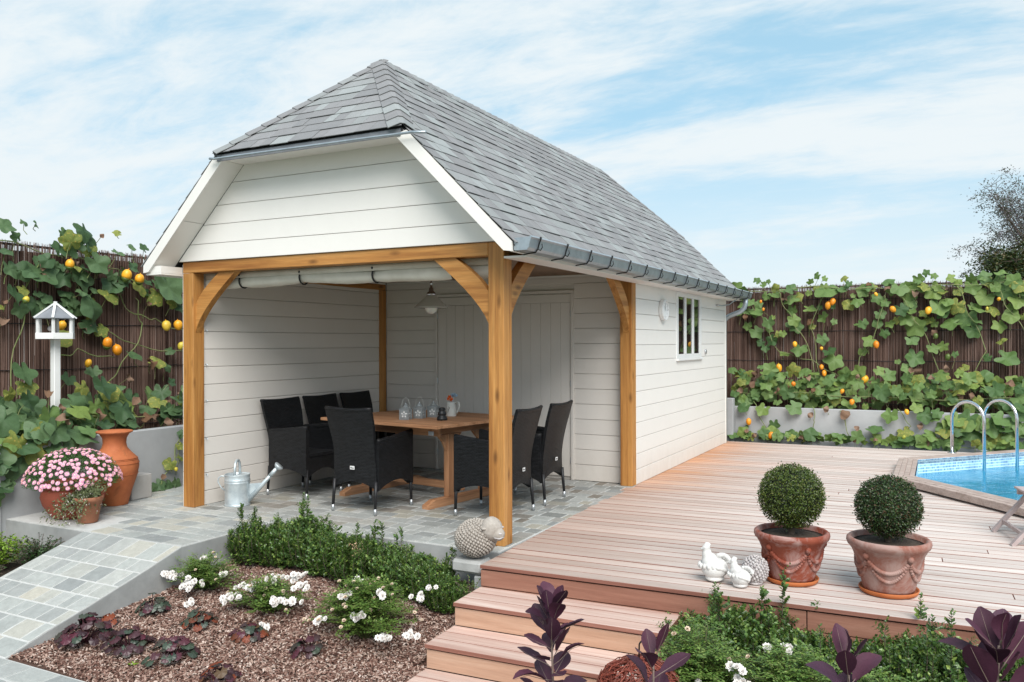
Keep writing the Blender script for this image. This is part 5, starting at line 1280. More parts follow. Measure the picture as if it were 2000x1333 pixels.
bf = empty('bird_feeder', (-4.9, -.36, .56), 'white hexagonal bird feeder with grey roof on a tall white pole', 'bird feeder')
MB().cbox(-.034, .034, -.034, .034, 0, 1.06, .005).build('pole', WHITE2, bf)
hexp = lambda r_, a0=0: [(r_ * math.cos(a0 + k * PI / 3), r_ * math.sin(a0 + k * PI / 3)) for k in range(6)]
tr = MB(); tr.prism([(x, y, 1.06) for x, y in hexp(.19, .35)], (0, 0, .015)); 
H = hexp(.19, .35)
for i in range(6):
    a, b = V(H[i] + (1.0755,)), V(H[(i + 1) % 6] + (1.0755,)); tr.prism([a, b, b * .93 + V((0, 0, b.z * .07)), a * .93 + V((0, 0, a.z * .07))], (0, 0, .045))
tr.build('tray', WHITE2, bf)
for x, y in hexp(.168, .35): MB().cbox(x - .012, x + .012, y - .012, y + .012, 1.11, 1.262, .002).build('upright', WHITE2, bf)
H = hexp(.205, .35)
for i in range(6):
    a, b = V(H[i] + (1.262,)), V(H[(i + 1) % 6] + (1.262,)); t = V((0, 0, 1.40))
    MB().prism([a, b, t], (0, 0, .006)).build('roof_panel', GREYP, bf)
for x, y in H: MB().bar((x, y, 1.27), (x * .08, y * .08, 1.412), .022, .012).build('roof_rib', WHITE2, bf)
MB().tube([(0, 0, 1.40), (0, 0, 1.435)], .018, 10).build('finial', WHITE2, bf)
MB().ball((-.03, -.03, 1.165), .030, 10, 7).tube([(-.03, -.03, 1.19), (-.02, -.02, 1.28)], .002, 4).build('fat_ball', KNOB, bf, smooth=True)

# ================================================================== RIGHT: STONE BIRDS, BOX BALLS, SHEEP
def metal_body(name, parts, mat, vox, root, label=None):
    mb = MB()
    for c, r_ in parts: mb.ball(c, r_, 20, 12)
    o = mb.build(name, mat, root, smooth=True)
    m = o.modifiers.new('remesh', 'REMESH'); m.mode = 'VOXEL'; m.voxel_size = vox; m.use_smooth_shade = True
    s_ = o.modifiers.new('smooth', 'SMOOTH'); s_.iterations = 4; s_.factor = .5
    return o
def hen(loc, rz, sc, label):
    h = empty('stone_hen', loc, label, 'hen figurine', 'white stone hens on the deck', rz=rz)
    P = [((0, 0, .02 * sc), (.062 * sc, .062 * sc, .022 * sc)), ((0, 0, .085 * sc), (.088 * sc, .078 * sc, .072 * sc)), ((.03 * sc, 0, .125 * sc), (.055 * sc, .05 * sc, .06 * sc)),
         ((.05 * sc, 0, .17 * sc), (.032 * sc, .030 * sc, .055 * sc)), ((.055 * sc, 0, .215 * sc), (.027 * sc, .024 * sc, .026 * sc)), ((.083 * sc, 0, .212 * sc), (.014 * sc, .007 * sc, .007 * sc)),
         ((.068 * sc, 0, .188 * sc), (.008 * sc, .008 * sc, .016 * sc)), ((.05 * sc, 0, .243 * sc), (.016 * sc, .006 * sc, .012 * sc)), ((.034 * sc, 0, .238 * sc), (.012 * sc, .006 * sc, .011 * sc))]
    metal_body('body', P, HEN, .0045 * sc, h)
    tf = MB()
    for k in range(9):
        a = lerp(.25, 1.95, k / 8); d = V((-math.cos(a), 0, math.sin(a))); b = V((-.045 * sc, 0, .115 * sc))
        tf.ball(tuple(b + d * .055 * sc), (.016 * sc, .012 * sc, .016 * sc), 8, 6); tf.bar(b, b + d * .062 * sc, .016 * sc, .012 * sc, V((0, 1, 0)))
    tf.build('tail_fan', HEN, h, smooth=True)
    cl = MB()
    for k in range(16):   # scalloped feather collar
        a = 2 * PI * k / 16; cl.ball((.022 * sc + .076 * sc * math.cos(a), .066 * sc * math.sin(a), .105 * sc), (.013 * sc, .013 * sc, .020 * sc), 7, 5)
    for sg in (-1, 1):
        for k in range(6): cl.ball((-.01 * sc - k * .012 * sc, sg * (.074 - .004 * k) * sc, (.10 - .004 * k) * sc), (.020 * sc, .010 * sc, .013 * sc), 7, 5)
    cl.build('feathers', HEN, h, smooth=True)
    ey = MB()
    for sg in (-1, 1): ey.ball((.068 * sc, sg * .019 * sc, .218 * sc), .0035 * sc, 6, 4)
    ey.build('eye', KNOB, h)
hen((1.655, -.17, 0), math.radians(205), 1.0, 'taller white stone hen, left of the pair, facing left at the deck edge')
hen((1.835, -.235, 0), math.radians(185), .76, 'shorter white stone hen in front, with flat fanned tail, at the deck edge')
def knobs(root, name, c, r_, n, kr, mat):
    mb = MB(); ph = PI * (3 - math.sqrt(5))
    for i in range(n):
        z = 1 - 2 * (i + .5) / n; rr = math.sqrt(1 - z * z); a = ph * i
        k = kr * R.uniform(.8, 1.2); mb.ball((c[0] + r_[0] * rr * math.cos(a), c[1] + r_[1] * rr * math.sin(a), c[2] + r_[2] * z), (k, k, k), 6, 4, .12)
    return mb.build(name, mat, root, smooth=True)
kn = empty('stone_figurine', (1.905, -.12, 0), 'small grey knobbly stone figurine half hidden behind the shorter hen', 'figurine')
metal_body('body', [((0, 0, .09), (.078, .065, .085)), ((0, 0, .01), (.05, .05, .012))], KNOB, .005, kn); knobs(kn, 'fleece', (0, 0, .095), (.08, .067, .087), 190, .0095, KNOB)
shp = empty('stone_sheep', (-.04, -.37, .0), 'round grey stone sheep with knobbly fleece in front of the oak post', 'sheep figurine', rz=math.radians(38))
metal_body('body', [((0, 0, .145), (.148, .125, .13))], STATUE, .006, shp)
knobs(shp, 'fleece', (0, 0, .145), (.15, .127, .133), 520, .0105, STATUE)
metal_body('head', [((.105, -.075, .222), (.082, .074, .086)), ((.145, -.11, .19), (.052, .045, .050)), ((.105, -.068, .265), (.055, .05, .045))], STATUE, .004, shp)
eb = MB()
for x, y in ((.045, -.115), (.16, -.02)): eb.ball((x, y, .235), (.026, .022, .011), 10, 6)
eb.build('ears', STATUE, shp, smooth=True)
mo = MB().tube([(.112, -.148, .172), (.145, -.156, .165), (.185, -.138, .172)], .004, 6).ball((.155, -.152, .20), (.014, .006, .008), 8, 5)
for x, y in ((.092, -.136), (.182, -.105)): mo.ball((x, y, .238), (.010, .009, .006), 7, 5)
mo.build('face_details', KNOB, shp, smooth=True)
knobs(shp, 'topknot', (.105, -.06, .262), (.045, .042, .03), 60, .009, STATUE)
mb = MB(); mb.cbox(-.15, .10, -.16, .02, -.10, -.005, .02).build('stone_slab', simple('rubble', (.40, .40, .39, 1), (.32, .32, .31, 1), 9, .9, bump=.6), loc=(-.05, -.30, .0), label='rough broken stone slab under the stone sheep', cat='stone')
MB().cbox(-.045, .045, -.12, .12, -.5, -.11, .01).build('concrete_pier', CONC, loc=(.03, -.33, 0), label='short concrete pier at the left end of the deck edge', cat='pier')

def box_ball(loc, R0, cz, potmat, label, leafm, prad, ph, n, group, sq=1.0):
    t = empty('potted_box_ball', loc, label, 'potted shrub', group)
    r_ = prad; H_ = ph
    prof_p = [(.62 * r_, .025), (.64 * r_, .04), (.80 * r_, .60 * H_), (.90 * r_, .78 * H_), (.93 * r_, .80 * H_), (.94 * r_, .83 * H_), (1.0 * r_, .86 * H_), (1.03 * r_, .92 * H_), (1.02 * r_, .97 * H_), (.97 * r_, H_), (.90 * r_, .985 * H_), (.87 * r_, .90 * H_)]
    MB().lathe(prof_p, 48).build('pot', potmat, t, smooth=True)
    MB().lathe([(.001, .92 * H_), (.5 * r_, .925 * H_), (.885 * r_, .905 * H_)], 32).build('soil', SOIL, t, smooth=True)
    MB().lathe([(.001, .003), (.66 * r_, .003), (.70 * r_, .01), (.735 * r_, .030), (.72 * r_, .034), (.69 * r_, .020), (.66 * r_, .014), (.001, .014)], 40).build('saucer', TERRA3, t, smooth=True)
    def rad(z):
        for (a, za), (b, zb) in zip(prof_p, prof_p[1:]):
            if za <= z <= zb: return lerp(a, b, (z - za) / (zb - za))
        return r_
    g = MB()
    for k in range(5):
        a0 = .35 + k * 2 * PI / 5; z0_ = .74 * H_; 
        g.ball((rad(z0_) * math.cos(a0), rad(z0_) * math.sin(a0), z0_), .021, 10, 6)
        for q_ in range(6): aa = q_ * PI / 3; g.ball(((rad(z0_) + .004) * math.cos(a0 + .04 * math.cos(aa)), (rad(z0_) + .004) * math.sin(a0 + .04 * math.cos(aa)), z0_ + .012 * math.sin(aa)), .0075, 6, 4)
        for dep, th in ((.22, .015), (.38, .013)):
            for j in range(23):
                u = j / 22; a = a0 + u * 2 * PI / 5; z = z0_ - .02 - dep * H_ * (1 - (2 * u - 1) ** 2) ** .8
                g.ball((rad(z) * math.cos(a), rad(z) * math.sin(a), z), (th * 1.1,) * 2 + (th,), 6, 4)
    g.build('garland_relief', potmat, t, smooth=True)
    c = V((0, 0, cz))
    MB().tube([(0, 0, .85 * H_), (0, 0, cz)], .02, 8).build('trunk', BARK, t)
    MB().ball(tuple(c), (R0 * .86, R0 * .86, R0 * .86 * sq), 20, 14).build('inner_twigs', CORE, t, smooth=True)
    f_ = MB()
    for i in range(n):
        d = rvec(); 
        if d.z < -.5 and R.random() < .3: continue
        bumpy = 1 + .06 * mnoise.noise(d * 4) + .02 * mnoise.noise(d * 11); p = c + V((d.x, d.y, d.z * sq)) * R0 * bumpy * (R.uniform(.86, 1.0) if R.random() < .97 else R.uniform(1.0, 1.09))
        dd = d * .55 + rvec() * .9; f_.leaf(p, dd, d + rvec() * .6, R.uniform(.011, .019), R.uniform(.007, .010), .2, .1)
    f_.build('foliage', leafm, t)
box_ball((2.105, .06, 0), .208, .556, TERRA, 'clipped box ball in red garlanded clay pot, left of the pair', BOXB, .232, .335, 10000, 'potted box balls on the deck')
box_ball((2.685, .075, 0), .196, .535, TERRA2, 'clipped dark box ball in pale limed clay pot, nearer the pool', BOXD, .240, .345, 10000, 'potted box balls on the deck', .98)

# folding garden chair at the right edge
gc = empty('garden_chair', (3.46, 1.79, 0), 'grey wooden garden chair leg and seat at the right edge by the pool', 'garden chair', rz=math.radians(12))
for yy in (0, .5):
    MB().bar((0, yy, .0), (.27, yy, .335), .028, .045, V((0, 1, 0))).build('leg', GREYW, gc)
    MB().bar((.68, yy + .03, .0), (.22, yy + .03, .34), .028, .045, V((0, 1, 0))).build('leg', GREYW, gc)
    MB().bar((.18, yy, .335), (.82, yy, .33), .028, .04).build('seat_rail', GREYW, gc)
for k in range(7): MB().cbox(.17 + k * .088, .245 + k * .088, -.03, .55, .357, .373, .003).build('slat', GREYW, gc)
MB().bar((.075, -.01, .09), (.075, .52, .09), .02, .03).build('crossbar', GREYW, gc)
MB().bar((.07, -.0, .085), (.60, -.0, .065), .02, .035, V((0, 0, 1))).build('crossbar', GREYW, gc)

# ================================================================== PLANTS
def shoots(nsh, height, rad_, leafl, mat, tall=(), seed=0, spread=.35, dens=.011, lw=.55):
    """box-like shrub of upright leafy shoots; returns (foliage mesh, stem mesh)"""
    rr = random.Random(seed); f_ = MB(); st = MB()
    for i in range(nsh):
        a = rr.uniform(0, 2 * PI); q_ = math.sqrt(rr.random()) * rad_
        b = V((q_ * math.cos(a) * .6, q_ * math.sin(a) * .6, 0)); h = height * rr.uniform(.62, .95) * (1 - .22 * (q_ / rad_) ** 2)
        if i < len(tall): h = tall[i]
        tip = V((q_ * math.cos(a) * 1.1 + rr.uniform(-.02, .02), q_ * math.sin(a) * 1.1 + rr.uniform(-.02, .02), h)); mid = (b + tip) / 2 + V((b.x, b.y, 0)) * spread
        pts = curve3(b, mid, tip, 7); st.tube(pts, [.003, .0028, .0026, .0024, .0022, .002, .0016, .001], 4, False)
        t = .18; l_ = h
        while t < 1.0:
            k = t * 7; i0 = min(6, int(k)); p = pts[i0].lerp(pts[i0 + 1], k - i0); d = (pts[i0 + 1] - pts[i0]).normalized()
            ang = rr.uniform(0, PI); o_ = d.orthogonal().normalized(); o_ = Matrix.Rotation(ang, 3, d) @ o_
            sc_ = leafl * rr.uniform(.75, 1.2) * (1 if t < .93 else .7)
            for sg in (-1, 1): f_.leaf(p, o_ * sg * .9 + d * (.35 + .7 * t * t) + V((rr.uniform(-.2, .2), rr.uniform(-.2, .2), 0)), d + V((0, 0, .4)), sc_, sc_ * lw, .15, .1)
            if rr.random() < .35:   # short side shoot
                e = (o_ + d * .8).normalized(); L3 = rr.uniform(.02, .05)
                for m_ in range(3):
                    pp = p + e * L3 * (m_ + 1) / 3; w2 = e.orthogonal().normalized()
                    for sg in (-1, 1): f_.leaf(pp, w2 * sg + e * .7, e, sc_ * .85, sc_ * lw * .85, .15, .1)
            t += dens / max(.05, l_)
    return f_.mesh('foliage', mat), st.mesh('stems', BARK)
def shrub(name, loc, label, cat, group, meshes, rz=0, sc=1):
    r_ = empty(name, loc, label, cat, group, rz)
    ob('foliage', meshes[0], r_, scale=sc); ob('stems', meshes[1], r_, scale=sc); return r_
BM = [shoots(95, .33, .19, .027, BOX, (.40, .37, .35), s_, lw=.72, spread=.6) for s_ in range(3)]
BMT = [shoots(100, .42, .18, .027, BOX, (.53, .50, .47), 11, lw=.72, spread=.6), shoots(95, .36, .19, .027, BOX, (.42, .40), 12, lw=.72, spread=.6)]
hx = [(-2.02, -.52, BMT[1], 'leftmost light-tipped box shrub of the hedge beside the ramp edge', 1.0), (-1.80, -.44, BM[0], 'low box shrub between the leftmost and the tallest shrub of the left hedge', 1.0),
      (-1.58, -.42, BMT[0], 'tallest box shrub of the hedge, with two spires before the black chair', 1.0), (-1.36, -.46, BM[1], 'box shrub just right of the tallest one in the left hedge', .95),
      (-1.16, -.44, BM[2], 'box shrub at the middle of the left hedge', 1.0), (-.95, -.50, BM[0], 'box shrub with straw-coloured dead tips in the left hedge', 1.0),
      (-.76, -.46, BM[1], 'box shrub right of the one with dead tips in the left hedge', 1.0), (-.56, -.50, BM[2], 'box shrub second from the stone sheep in the left hedge', .95), (-.34, -.52, BMT[1], 'narrow pointed box shrub beside the stone sheep', .82), (-.16, -.60, BM[0], 'last low box shrub at the foot of the concrete pier', .72)]
for i, (x, y, m, lab, sc) in enumerate(hx):
    shrub('box_shrub', (x, y, mz(x, y) - .01), lab, 'box shrub', 'box hedge below the terrace', m, i * 1.3, sc * 1.12)
dt = MB()
for k in range(90): dt.leaf(V((-.97 + R.gauss(0, .03), -.56 + R.gauss(0, .02), -.02 + R.uniform(-.06, .07))), rvec(), rvec(), .02, .009)
dt.build('dead_shoot', simple('straw_leaf', (.50, .33, .19, 1), (.62, .45, .3, 1), 30, .8), label='straw-coloured dead shoot standing in the left box hedge', cat='dead shoot')
def dl(u, v_): 
    p = Matrix.Translation(DO) @ Matrix.Rotation(TH, 4, 'Z') @ V((u, v_, 0)); return p.x, p.y
pos = ['first box shrub right of the steps in the deck hedge', 'tall box shrub in front of the stone hens', 'box shrub just right of the hens, below the deck edge', 'low box shrub below the left potted ball', 'box shrub with one spire below the gap between the potted balls',
       'low box shrub left of the right potted ball', 'box shrub with a pale arching tip below the right potted ball', 'dark box shrub right of the pale arching tip', 'box shrub behind the right smoke bush', 'tall spired box shrub near the right edge of the deck hedge', 'last box shrub at the right edge of the deck hedge']
for i, lab in enumerate(pos):
    x, y = dl(1.52 + i * .195, -.17 - .04 * (i % 2)); m = (BMT[0], BM[1], BMT[1], BM[0], BM[2])[(i * 2 + 1) % 5]; sc = (1.15, 1.2, 1.22, 1.1, 1.18, 1.1, 1.26, 1.15, 1.18, 1.2, 1.25)[i]
    if i in (1, 9): m = BMT[0]; sc = 1.02
    shrub('box_shrub', (x, y, -.47), lab, 'box shrub', 'box hedge below the deck edge', m, i * 2.1, sc * 1.05)

# roses
def rose_flower(seed):
    rr = random.Random(seed); mb = MB()
    for ring, (n_, t, l) in enumerate(((8, 1.35, .021), (8, 1.0, .020), (6, .65, .017), (5, .3, .013))):
        for k in range(n_):
            a = 2 * PI * k / n_ + ring * .5 + rr.uniform(-.15, .15); d = V((math.sin(t) * math.cos(a), math.sin(t) * math.sin(a), math.cos(t)))
            mb.leaf(d * .002, d, V((math.cos(a), math.sin(a), 0)) * -1 + V((0, 0, 1)), l, l * .95, -.18, -.2)
    return mb
RF = [rose_flower(i).mesh('flower', ROSEW, True) for i in range(3)]; RFF = rose_flower(9).mesh('flower', ROSEF, True)
def rose_bush(loc, label, w_, h, clusters, nleaf, seed, faded=4, group='white ground-cover roses'):
    rr = random.Random(seed); t = empty('rose_bush', loc, label, 'rose bush', group); f_ = MB(); st = MB(); tips = []
    ns = int(nleaf / 10)
    for i in range(ns):
        a = rr.uniform(0, 2 * PI); q_ = rr.uniform(.2, 1); e = V((math.cos(a) * w_[0] * q_, math.sin(a) * w_[1] * q_, h * (1.05 - .55 * q_ * q_) * rr.uniform(.65, 1.1)))
        pts = curve3((0, 0, 0), (e.x * .35, e.y * .35, e.z * 1.05), e, 8); st.tube(pts, [.0035] * 4 + [.0025] * 3 + [.0015] * 2, 4, False); tips.append(e)
        for j in range(13):
            tt = rr.uniform(.3, 1); k = tt * 8; i0 = min(7, int(k)); p = pts[i0].lerp(pts[i0 + 1], k - i0)
            ax_ = (V((rr.uniform(-1, 1), rr.uniform(-1, 1), rr.uniform(-.1, .7)))).normalized(); sc_ = rr.uniform(.017, .027)
            for m_ in range(3):   # compound leaf
                pp = p + ax_ * .017 * (m_ + .4); s2 = ax_.cross(V((0, 0, 1))).normalized()
                if m_ == 2: f_.leaf(pp, ax_, V((0, 0, 1)), sc_, sc_ * .62, .12, .15)
                else:
                    for sg in (-1, 1): f_.leaf(pp, s2 * sg + ax_ * .5, V((0, 0, 1)), sc_ * .85, sc_ * .55, .12, .15)
    f_.build('foliage', ROSEL, t); st.build('stems', simple('rose_stem', (.09, .13, .035, 1), (.12, .10, .05, 1), 8, .6) if 'rose_stem' not in bpy.data.materials else bpy.data.materials['rose_stem'], t)
    for (cx, cy, cz, n_, rad_) in clusters:
        for k in range(int(n_ * 1.5)):
            d = V((rr.gauss(0, 1) * rad_, rr.gauss(0, 1) * rad_, abs(rr.gauss(0, .5)) * rad_)); ob('flower', rr.choice(RF), t, (cx + d.x, cy + d.y, cz + d.z), face_rot(V((rr.uniform(-.5, .7), rr.uniform(-1.3, -.3), rr.uniform(.3, 1))), rvec()), rr.uniform(.85, 1.25))
    for k in range(faded):
        e = rr.choice(tips); ob('flower', RFF, t, tuple(e), face_rot(V((rr.uniform(-.5, .5), -.5, 1)), rvec()), rr.uniform(.5, .8))
    return t
rose_bush((-1.98, -1.12, -.33), 'white rose bush nearest the ramp with one big flower cluster', (.33, .27), .27, [(.08, -.20, .12, 16, .038), (-.12, -.18, .15, 5, .022), (-.20, -.16, .16, 5, .02), (-.03, .02, .26, 4, .02), (.15, -.24, .02, 5, .02), (.20, .0, .17, 4, .02)], 900, 3, 10)
rose_bush((-1.27, -1.18, -.38), 'white rose bush in the middle of the mulch bed covered in blooms', (.35, .28), .26, [(-.19, -.16, .14, 16, .04), (-.10, -.06, .20, 7, .035), (.02, .05, .25, 8, .03), (.16, .10, .26, 7, .035), (.24, .06, .23, 6, .03), (.20, -.14, .16, 9, .038), (.27, -.05, .15, 5, .03), (.20, -.26, .04, 4, .02), (-.26, .0, .18, 3, .02)], 800, 4, 12)
rose_bush((-.44, -1.16, -.43), 'spreading white rose bush hanging over the left side of the steps', (.42, .36), .38, [(.10, -.22, .24, 6, .024), (-.05, -.12, .33, 5, .02), (.16, -.06, .35, 6, .024), (-.12, .10, .35, 6, .028), (.30, -.20, .13, 8, .026), (.46, -.14, .16, 7, .02), (-.16, -.26, .19, 3, .02), (.36, .12, .30, 6, .025), (.05, .14, .31, 3, .02), (.33, .3, .32, 2, .02)], 2100, 5, 34)
for lab, x, y, w_, h, cl, nl, sd in [
    ('green rose bush with feathery tips against the right side of the steps', 1.86, -1.28, (.36, .34), .50, [(.22, -.12, .40, 4, .02), (.06, -.2, .30, 3, .02), (.3, .16, .43, 2, .01)], 1900, 6),
    ('green rose bush in the middle of the right bed with a few white blooms', 2.30, -1.20, (.38, .34), .43, [(-.05, .1, .43, 4, .02), (.0, -.26, .34, 3, .02), (-.2, -.2, .34, 3, .02)], 1900, 7),
    ('green rose bush behind the centre smoke bush in the right bed', 2.72, -1.25, (.38, .34), .40, [(-.02, -.12, .32, 8, .024), (-.12, -.16, .29, 3, .015)], 1800, 8),
    ('low rose bush at the bottom of the right bed left of the centre smoke bush', 2.12, -1.85, (.34, .3), .34, [(.16, .0, .34, 5, .02), (-.1, .1, .34, 3, .02)], 1600, 9),
    ('low rose bush at the bottom of the right bed between the smoke bushes', 2.66, -1.86, (.34, .3), .33, [(.0, .12, .33, 4, .02)], 1600, 10),
    ('rose bush at the far right with one white bloom by the frame edge', 3.12, -1.35, (.34, .3), .42, [(.14, -.15, .36, 4, .018)], 1500, 11)]:
    rose_bush((x, y, -.475), lab, w_, h, cl, nl, sd, 8)

# heucheras
def heu_leaf(seed, mat):
    rr = random.Random(seed); mb = MB(); n = 18; vs = [(0, 0, 0)]
    for fr in (.55, 1):
        for i in range(n):
            t = -PI + 2 * PI * (i + .5) / n; r_ = .5 + .06 * math.cos(7 * t)
            if abs(abs(t) - PI) < .35: r_ *= .4
            vs.append((r_ * fr * math.sin(t), r_ * fr * math.cos(t), .07 * fr * math.cos(7 * t) - .12 * fr * fr + rr.uniform(-.02, .02)))
    mb.add(vs, [(0, 1 + i, 1 + (i + 1) % n) for i in range(n)] + [(1 + i, 1 + n + i, 1 + n + (i + 1) % n, 1 + (i + 1) % n) for i in range(n)])
    return mb.mesh('leaf', mat, True)
HL = {'p': [heu_leaf(i, HEUP) for i in range(2)], 'g': [heu_leaf(i + 5, HEUG) for i in range(2)], 'r': [heu_leaf(i + 9, HEUR) for i in range(2)]}
def heuchera(x, y, w_, n, mixk, label, h=.13):
    z = mz(x, y); t = empty('heuchera', (x, y, z), label, 'heuchera', 'heucheras in the bark mulch'); st = MB()
    n = int(n * 1.55)
    for i in range(n):
        a = R.uniform(0, 2 * PI); q_ = math.sqrt(R.uniform(.02, 1)); p = V((w_ * q_ * math.cos(a), w_ * q_ * math.sin(a), h * (1.25 - .95 * q_) * R.uniform(.7, 1.15) + .012))
        nr = V((math.cos(a) * q_ * .8, math.sin(a) * q_ * .8 - .15, 1)) + rvec() * .3
        ob('leaf', R.choice(HL[R.choice(mixk)]), t, p, face_rot(nr, (math.cos(a), math.sin(a), -.3)), R.uniform(.042, .075)); st.tube([(0, 0, 0), p * .6 + V((0, 0, .02)), p], .0022, 4, False)
    st.build('stems', HEUP, t)
for x, y, w_, n, mk, lab, h in [(-1.98, -2.10, .18, 40, 'pppg', 'large purple heuchera in the front left corner of the mulch', .17), (-1.62, -2.06, .15, 28, 'ppg', 'purple and green heuchera in the middle of the front row', .13), (-1.27, -2.03, .16, 30, 'ppgg', 'purple heuchera at the right end of the front row', .14),
    (-1.98, -1.58, .11, 18, 'gggp', 'small green heuchera closest to the ramp side', .11), (-1.50, -1.60, .12, 20, 'ggr', 'green and rust heuchera below the middle rose bush', .10), (-1.09, -1.56, .12, 17, 'rrgp', 'rust-red heuchera right of the green and rust one', .09),
    (-.60, -1.52, .12, 17, 'ppg', 'sparse dark heuchera left of the steps', .11), (-.80, -2.08, .11, 15, 'ppr', 'dark red heuchera cut by the bottom of the frame', .10), (-2.10, -1.85, .07, 6, 'rp', 'tiny rust heuchera at the foot of the ramp wall', .06)]:
    heuchera(x, y, w_, n, mk, lab, h)
mb = MB()
for k in range(22):
    a = R.uniform(0, 2 * PI); mb.leaf(V((0, 0, .004)), V((math.cos(a), math.sin(a), .7)), (0, 0, 1), R.uniform(.03, .045), .013)
mb.build('foliage', LIME, loc=(-1.43, -2.17, mz(-1.43, -2.17)), label='tiny lime green seedling between two purple heucheras', cat='seedling')
mb = MB()
for k in range(150):   # fallen dry leaves and petals
    x, y = R.uniform(-2.1, -.1), R.uniform(-2.3, -.8); mb.leaf(V((x, y, mz(x, y) + .018)), V((R.uniform(-1, 1), R.uniform(-1, 1), .1)), (0, 0, 1), R.uniform(.015, .03), .012)
mb.build('fallen_leaves', DEADL, kind='stuff')

# smoke bushes
def smoke_leaf(seed):
    rr = random.Random(seed); mb = MB(); n = 8; vs = []; cu = rr.uniform(-.06, .14); fo_ = rr.uniform(.05, .13)
    for i in range(n):
        t = i / (n - 1); w_ = .29 * math.sin(PI * min(1, t ** 1.15 * .93 + .03)) ** .75 * (1 if t < .98 else .5) + .004
        for j in (-1, -.5, 0, .5, 1): vs.append((j * w_, t, fo_ * abs(j) * w_ * 3 + cu * math.sin(PI * t) + .012 * math.sin(t * 26 + j * 3) * abs(j)))
    mb.add(vs, [(i * 5 + j, i * 5 + j + 1, (i + 1) * 5 + j + 1, (i + 1) * 5 + j) for i in range(n - 1) for j in range(4)])
    mb.cm = 1; mb.tube([(0, -.28, -.01), (0, 0, 0), (0, .55, cu * .9 - .004), (0, .95, -.004)], [.012, .013, .009, .003], 5)
    return mb.mesh('leaf', [SMOKE, SMOKEL], True)
SL = [smoke_leaf(i) for i in range(5)]
def smoke(x, y, ztop, label, nl, ll, lean=(0, 0), seed=0, az=None, wide=1.0):
    rr = random.Random(seed); z0_ = -.475; t = empty('smoke_bush', (x, y, z0_), label, 'smoke bush', 'purple smoke bushes in the foreground bed'); H_ = ztop - z0_ - ll * .5
    pts = [V((lean[0] * u * u, lean[1] * u * u, H_ * u)) for u in [i / 10 for i in range(11)]]
    MB().tube(pts, [lerp(.0075, .0035, i / 10) for i in range(11)], 8).build('stem', SMOKEL, t, smooth=True)
    ang = rr.uniform(0, 6)
    for i in range(nl):
        u = 1 - (i / nl) ** 1.15 * .72; k = u * 10; i0 = min(9, int(k)); p = pts[i0].lerp(pts[i0 + 1], k - i0); ang += 2.4
        up = .30 + 1.3 * max(0, u - .72) / .28; d = V((math.cos(ang) * wide, math.sin(ang) * wide, up * rr.uniform(.75, 1.2))).normalized()
        l = ll * rr.uniform(.72, 1.12) * (1 if u < .97 else .85); nr = V((-d.x * d.z, -d.y * d.z, 1 - d.z * d.z + .05)) + rvec() * .28
        ob('leaf', rr.choice(SL), t, p + d * l * .26, face_rot(nr, d), l)
    return t
smoke(1.61, -2.60, .555, 'tall thin purple smoke bush in front of the deck steps', 46, .125, (-.03, .02), 3, wide=.9)
smoke(2.083, -2.81, .53, 'purple smoke bush with broad leaves in front of the willow ball', 18, .125, (0, 0), 5, wide=1.2)
smoke(2.71, -2.71, .60, 'purple smoke bush with red heart at the bottom centre of the right bed', 22, .125, (.0, 0), 8, wide=.8)
smoke(3.085, -3.08, .83, 'largest dark purple smoke bush at the right edge of the frame', 52, .128, (.03, 0), 9, wide=1.0)

# willow ball
wb = empty('willow_ball', (1.62, -1.60, -.475), 'red woven willow ball with a wire loop beside the steps', 'garden ornament')
mb = MB(); c = V((0, 0, .235))
for k in range(170):
    n_ = rvec(); a = n_.orthogonal().normalized(); b = n_.cross(a); off = R.uniform(-.12, .12); rr = R.uniform(.205, .235); s0 = R.uniform(0, 6); ln = R.uniform(2.2, 5)
    q_ = math.sqrt(rr * rr - off * off); pts = []
    for i in range(17):
        an = s0 + ln * i / 16; pts.append(c + n_ * (off + .012 * math.sin(an * 5 + k)) + (a * math.cos(an) + b * math.sin(an)) * (q_ + .008 * math.sin(an * 7)))
    pts = [V((p.x, p.y, c.z + (p.z - c.z) * .92)) for p in pts]
    mb.tube(pts, .0026, 5, False)
mb.build('woven_rods', WILLOW, wb, smooth=True)
MB().tube([(.035 + .036 * -math.cos(PI * i / 10), 0, .44 + .065 + .036 * math.sin(PI * i / 10)) if 0 < i < 10 else ((-.001 if i == 0 else .071), 0, .43) for i in range(11)], .0045, 6).build('wire_loop', DARK, wb, smooth=True)

# left bed shrubs
def leafy(loc, label, n, rad_, h, mat, ll, cat='shrub', name='leafy_shrub', sd=0):
    rr = random.Random(sd); t = empty(name, loc, label, cat); f_ = MB(); st = MB()
    for i in range(n):
        a = rr.uniform(0, 2 * PI); q_ = math.sqrt(rr.random()); e = V((rad_ * q_ * math.cos(a), rad_ * q_ * math.sin(a), h * rr.uniform(.5, 1) * (1.05 - .4 * q_)))
        pts = curve3((0, 0, 0), (e.x * .4, e.y * .4, e.z * .8), e, 7); st.tube(pts, .0022, 4, False)
        for j in range(16):
            k = rr.uniform(1.6, 7); i0 = min(6, int(k)); p = pts[i0].lerp(pts[i0 + 1], k - i0); f_.leaf(p, V((rr.uniform(-1, 1), rr.uniform(-1, 1), rr.uniform(-.1, .8))), V((0, 0, 1)) + rvec() * .4, ll * rr.uniform(.7, 1.2), ll * .55)
    f_.build('foliage', mat, t); st.build('stems', BARK, t)
leafy((-4.0, -1.42, -.33), 'bright lime green shrub in the bottom left bed', 60, .26, .34, LIME, .035, sd=1)
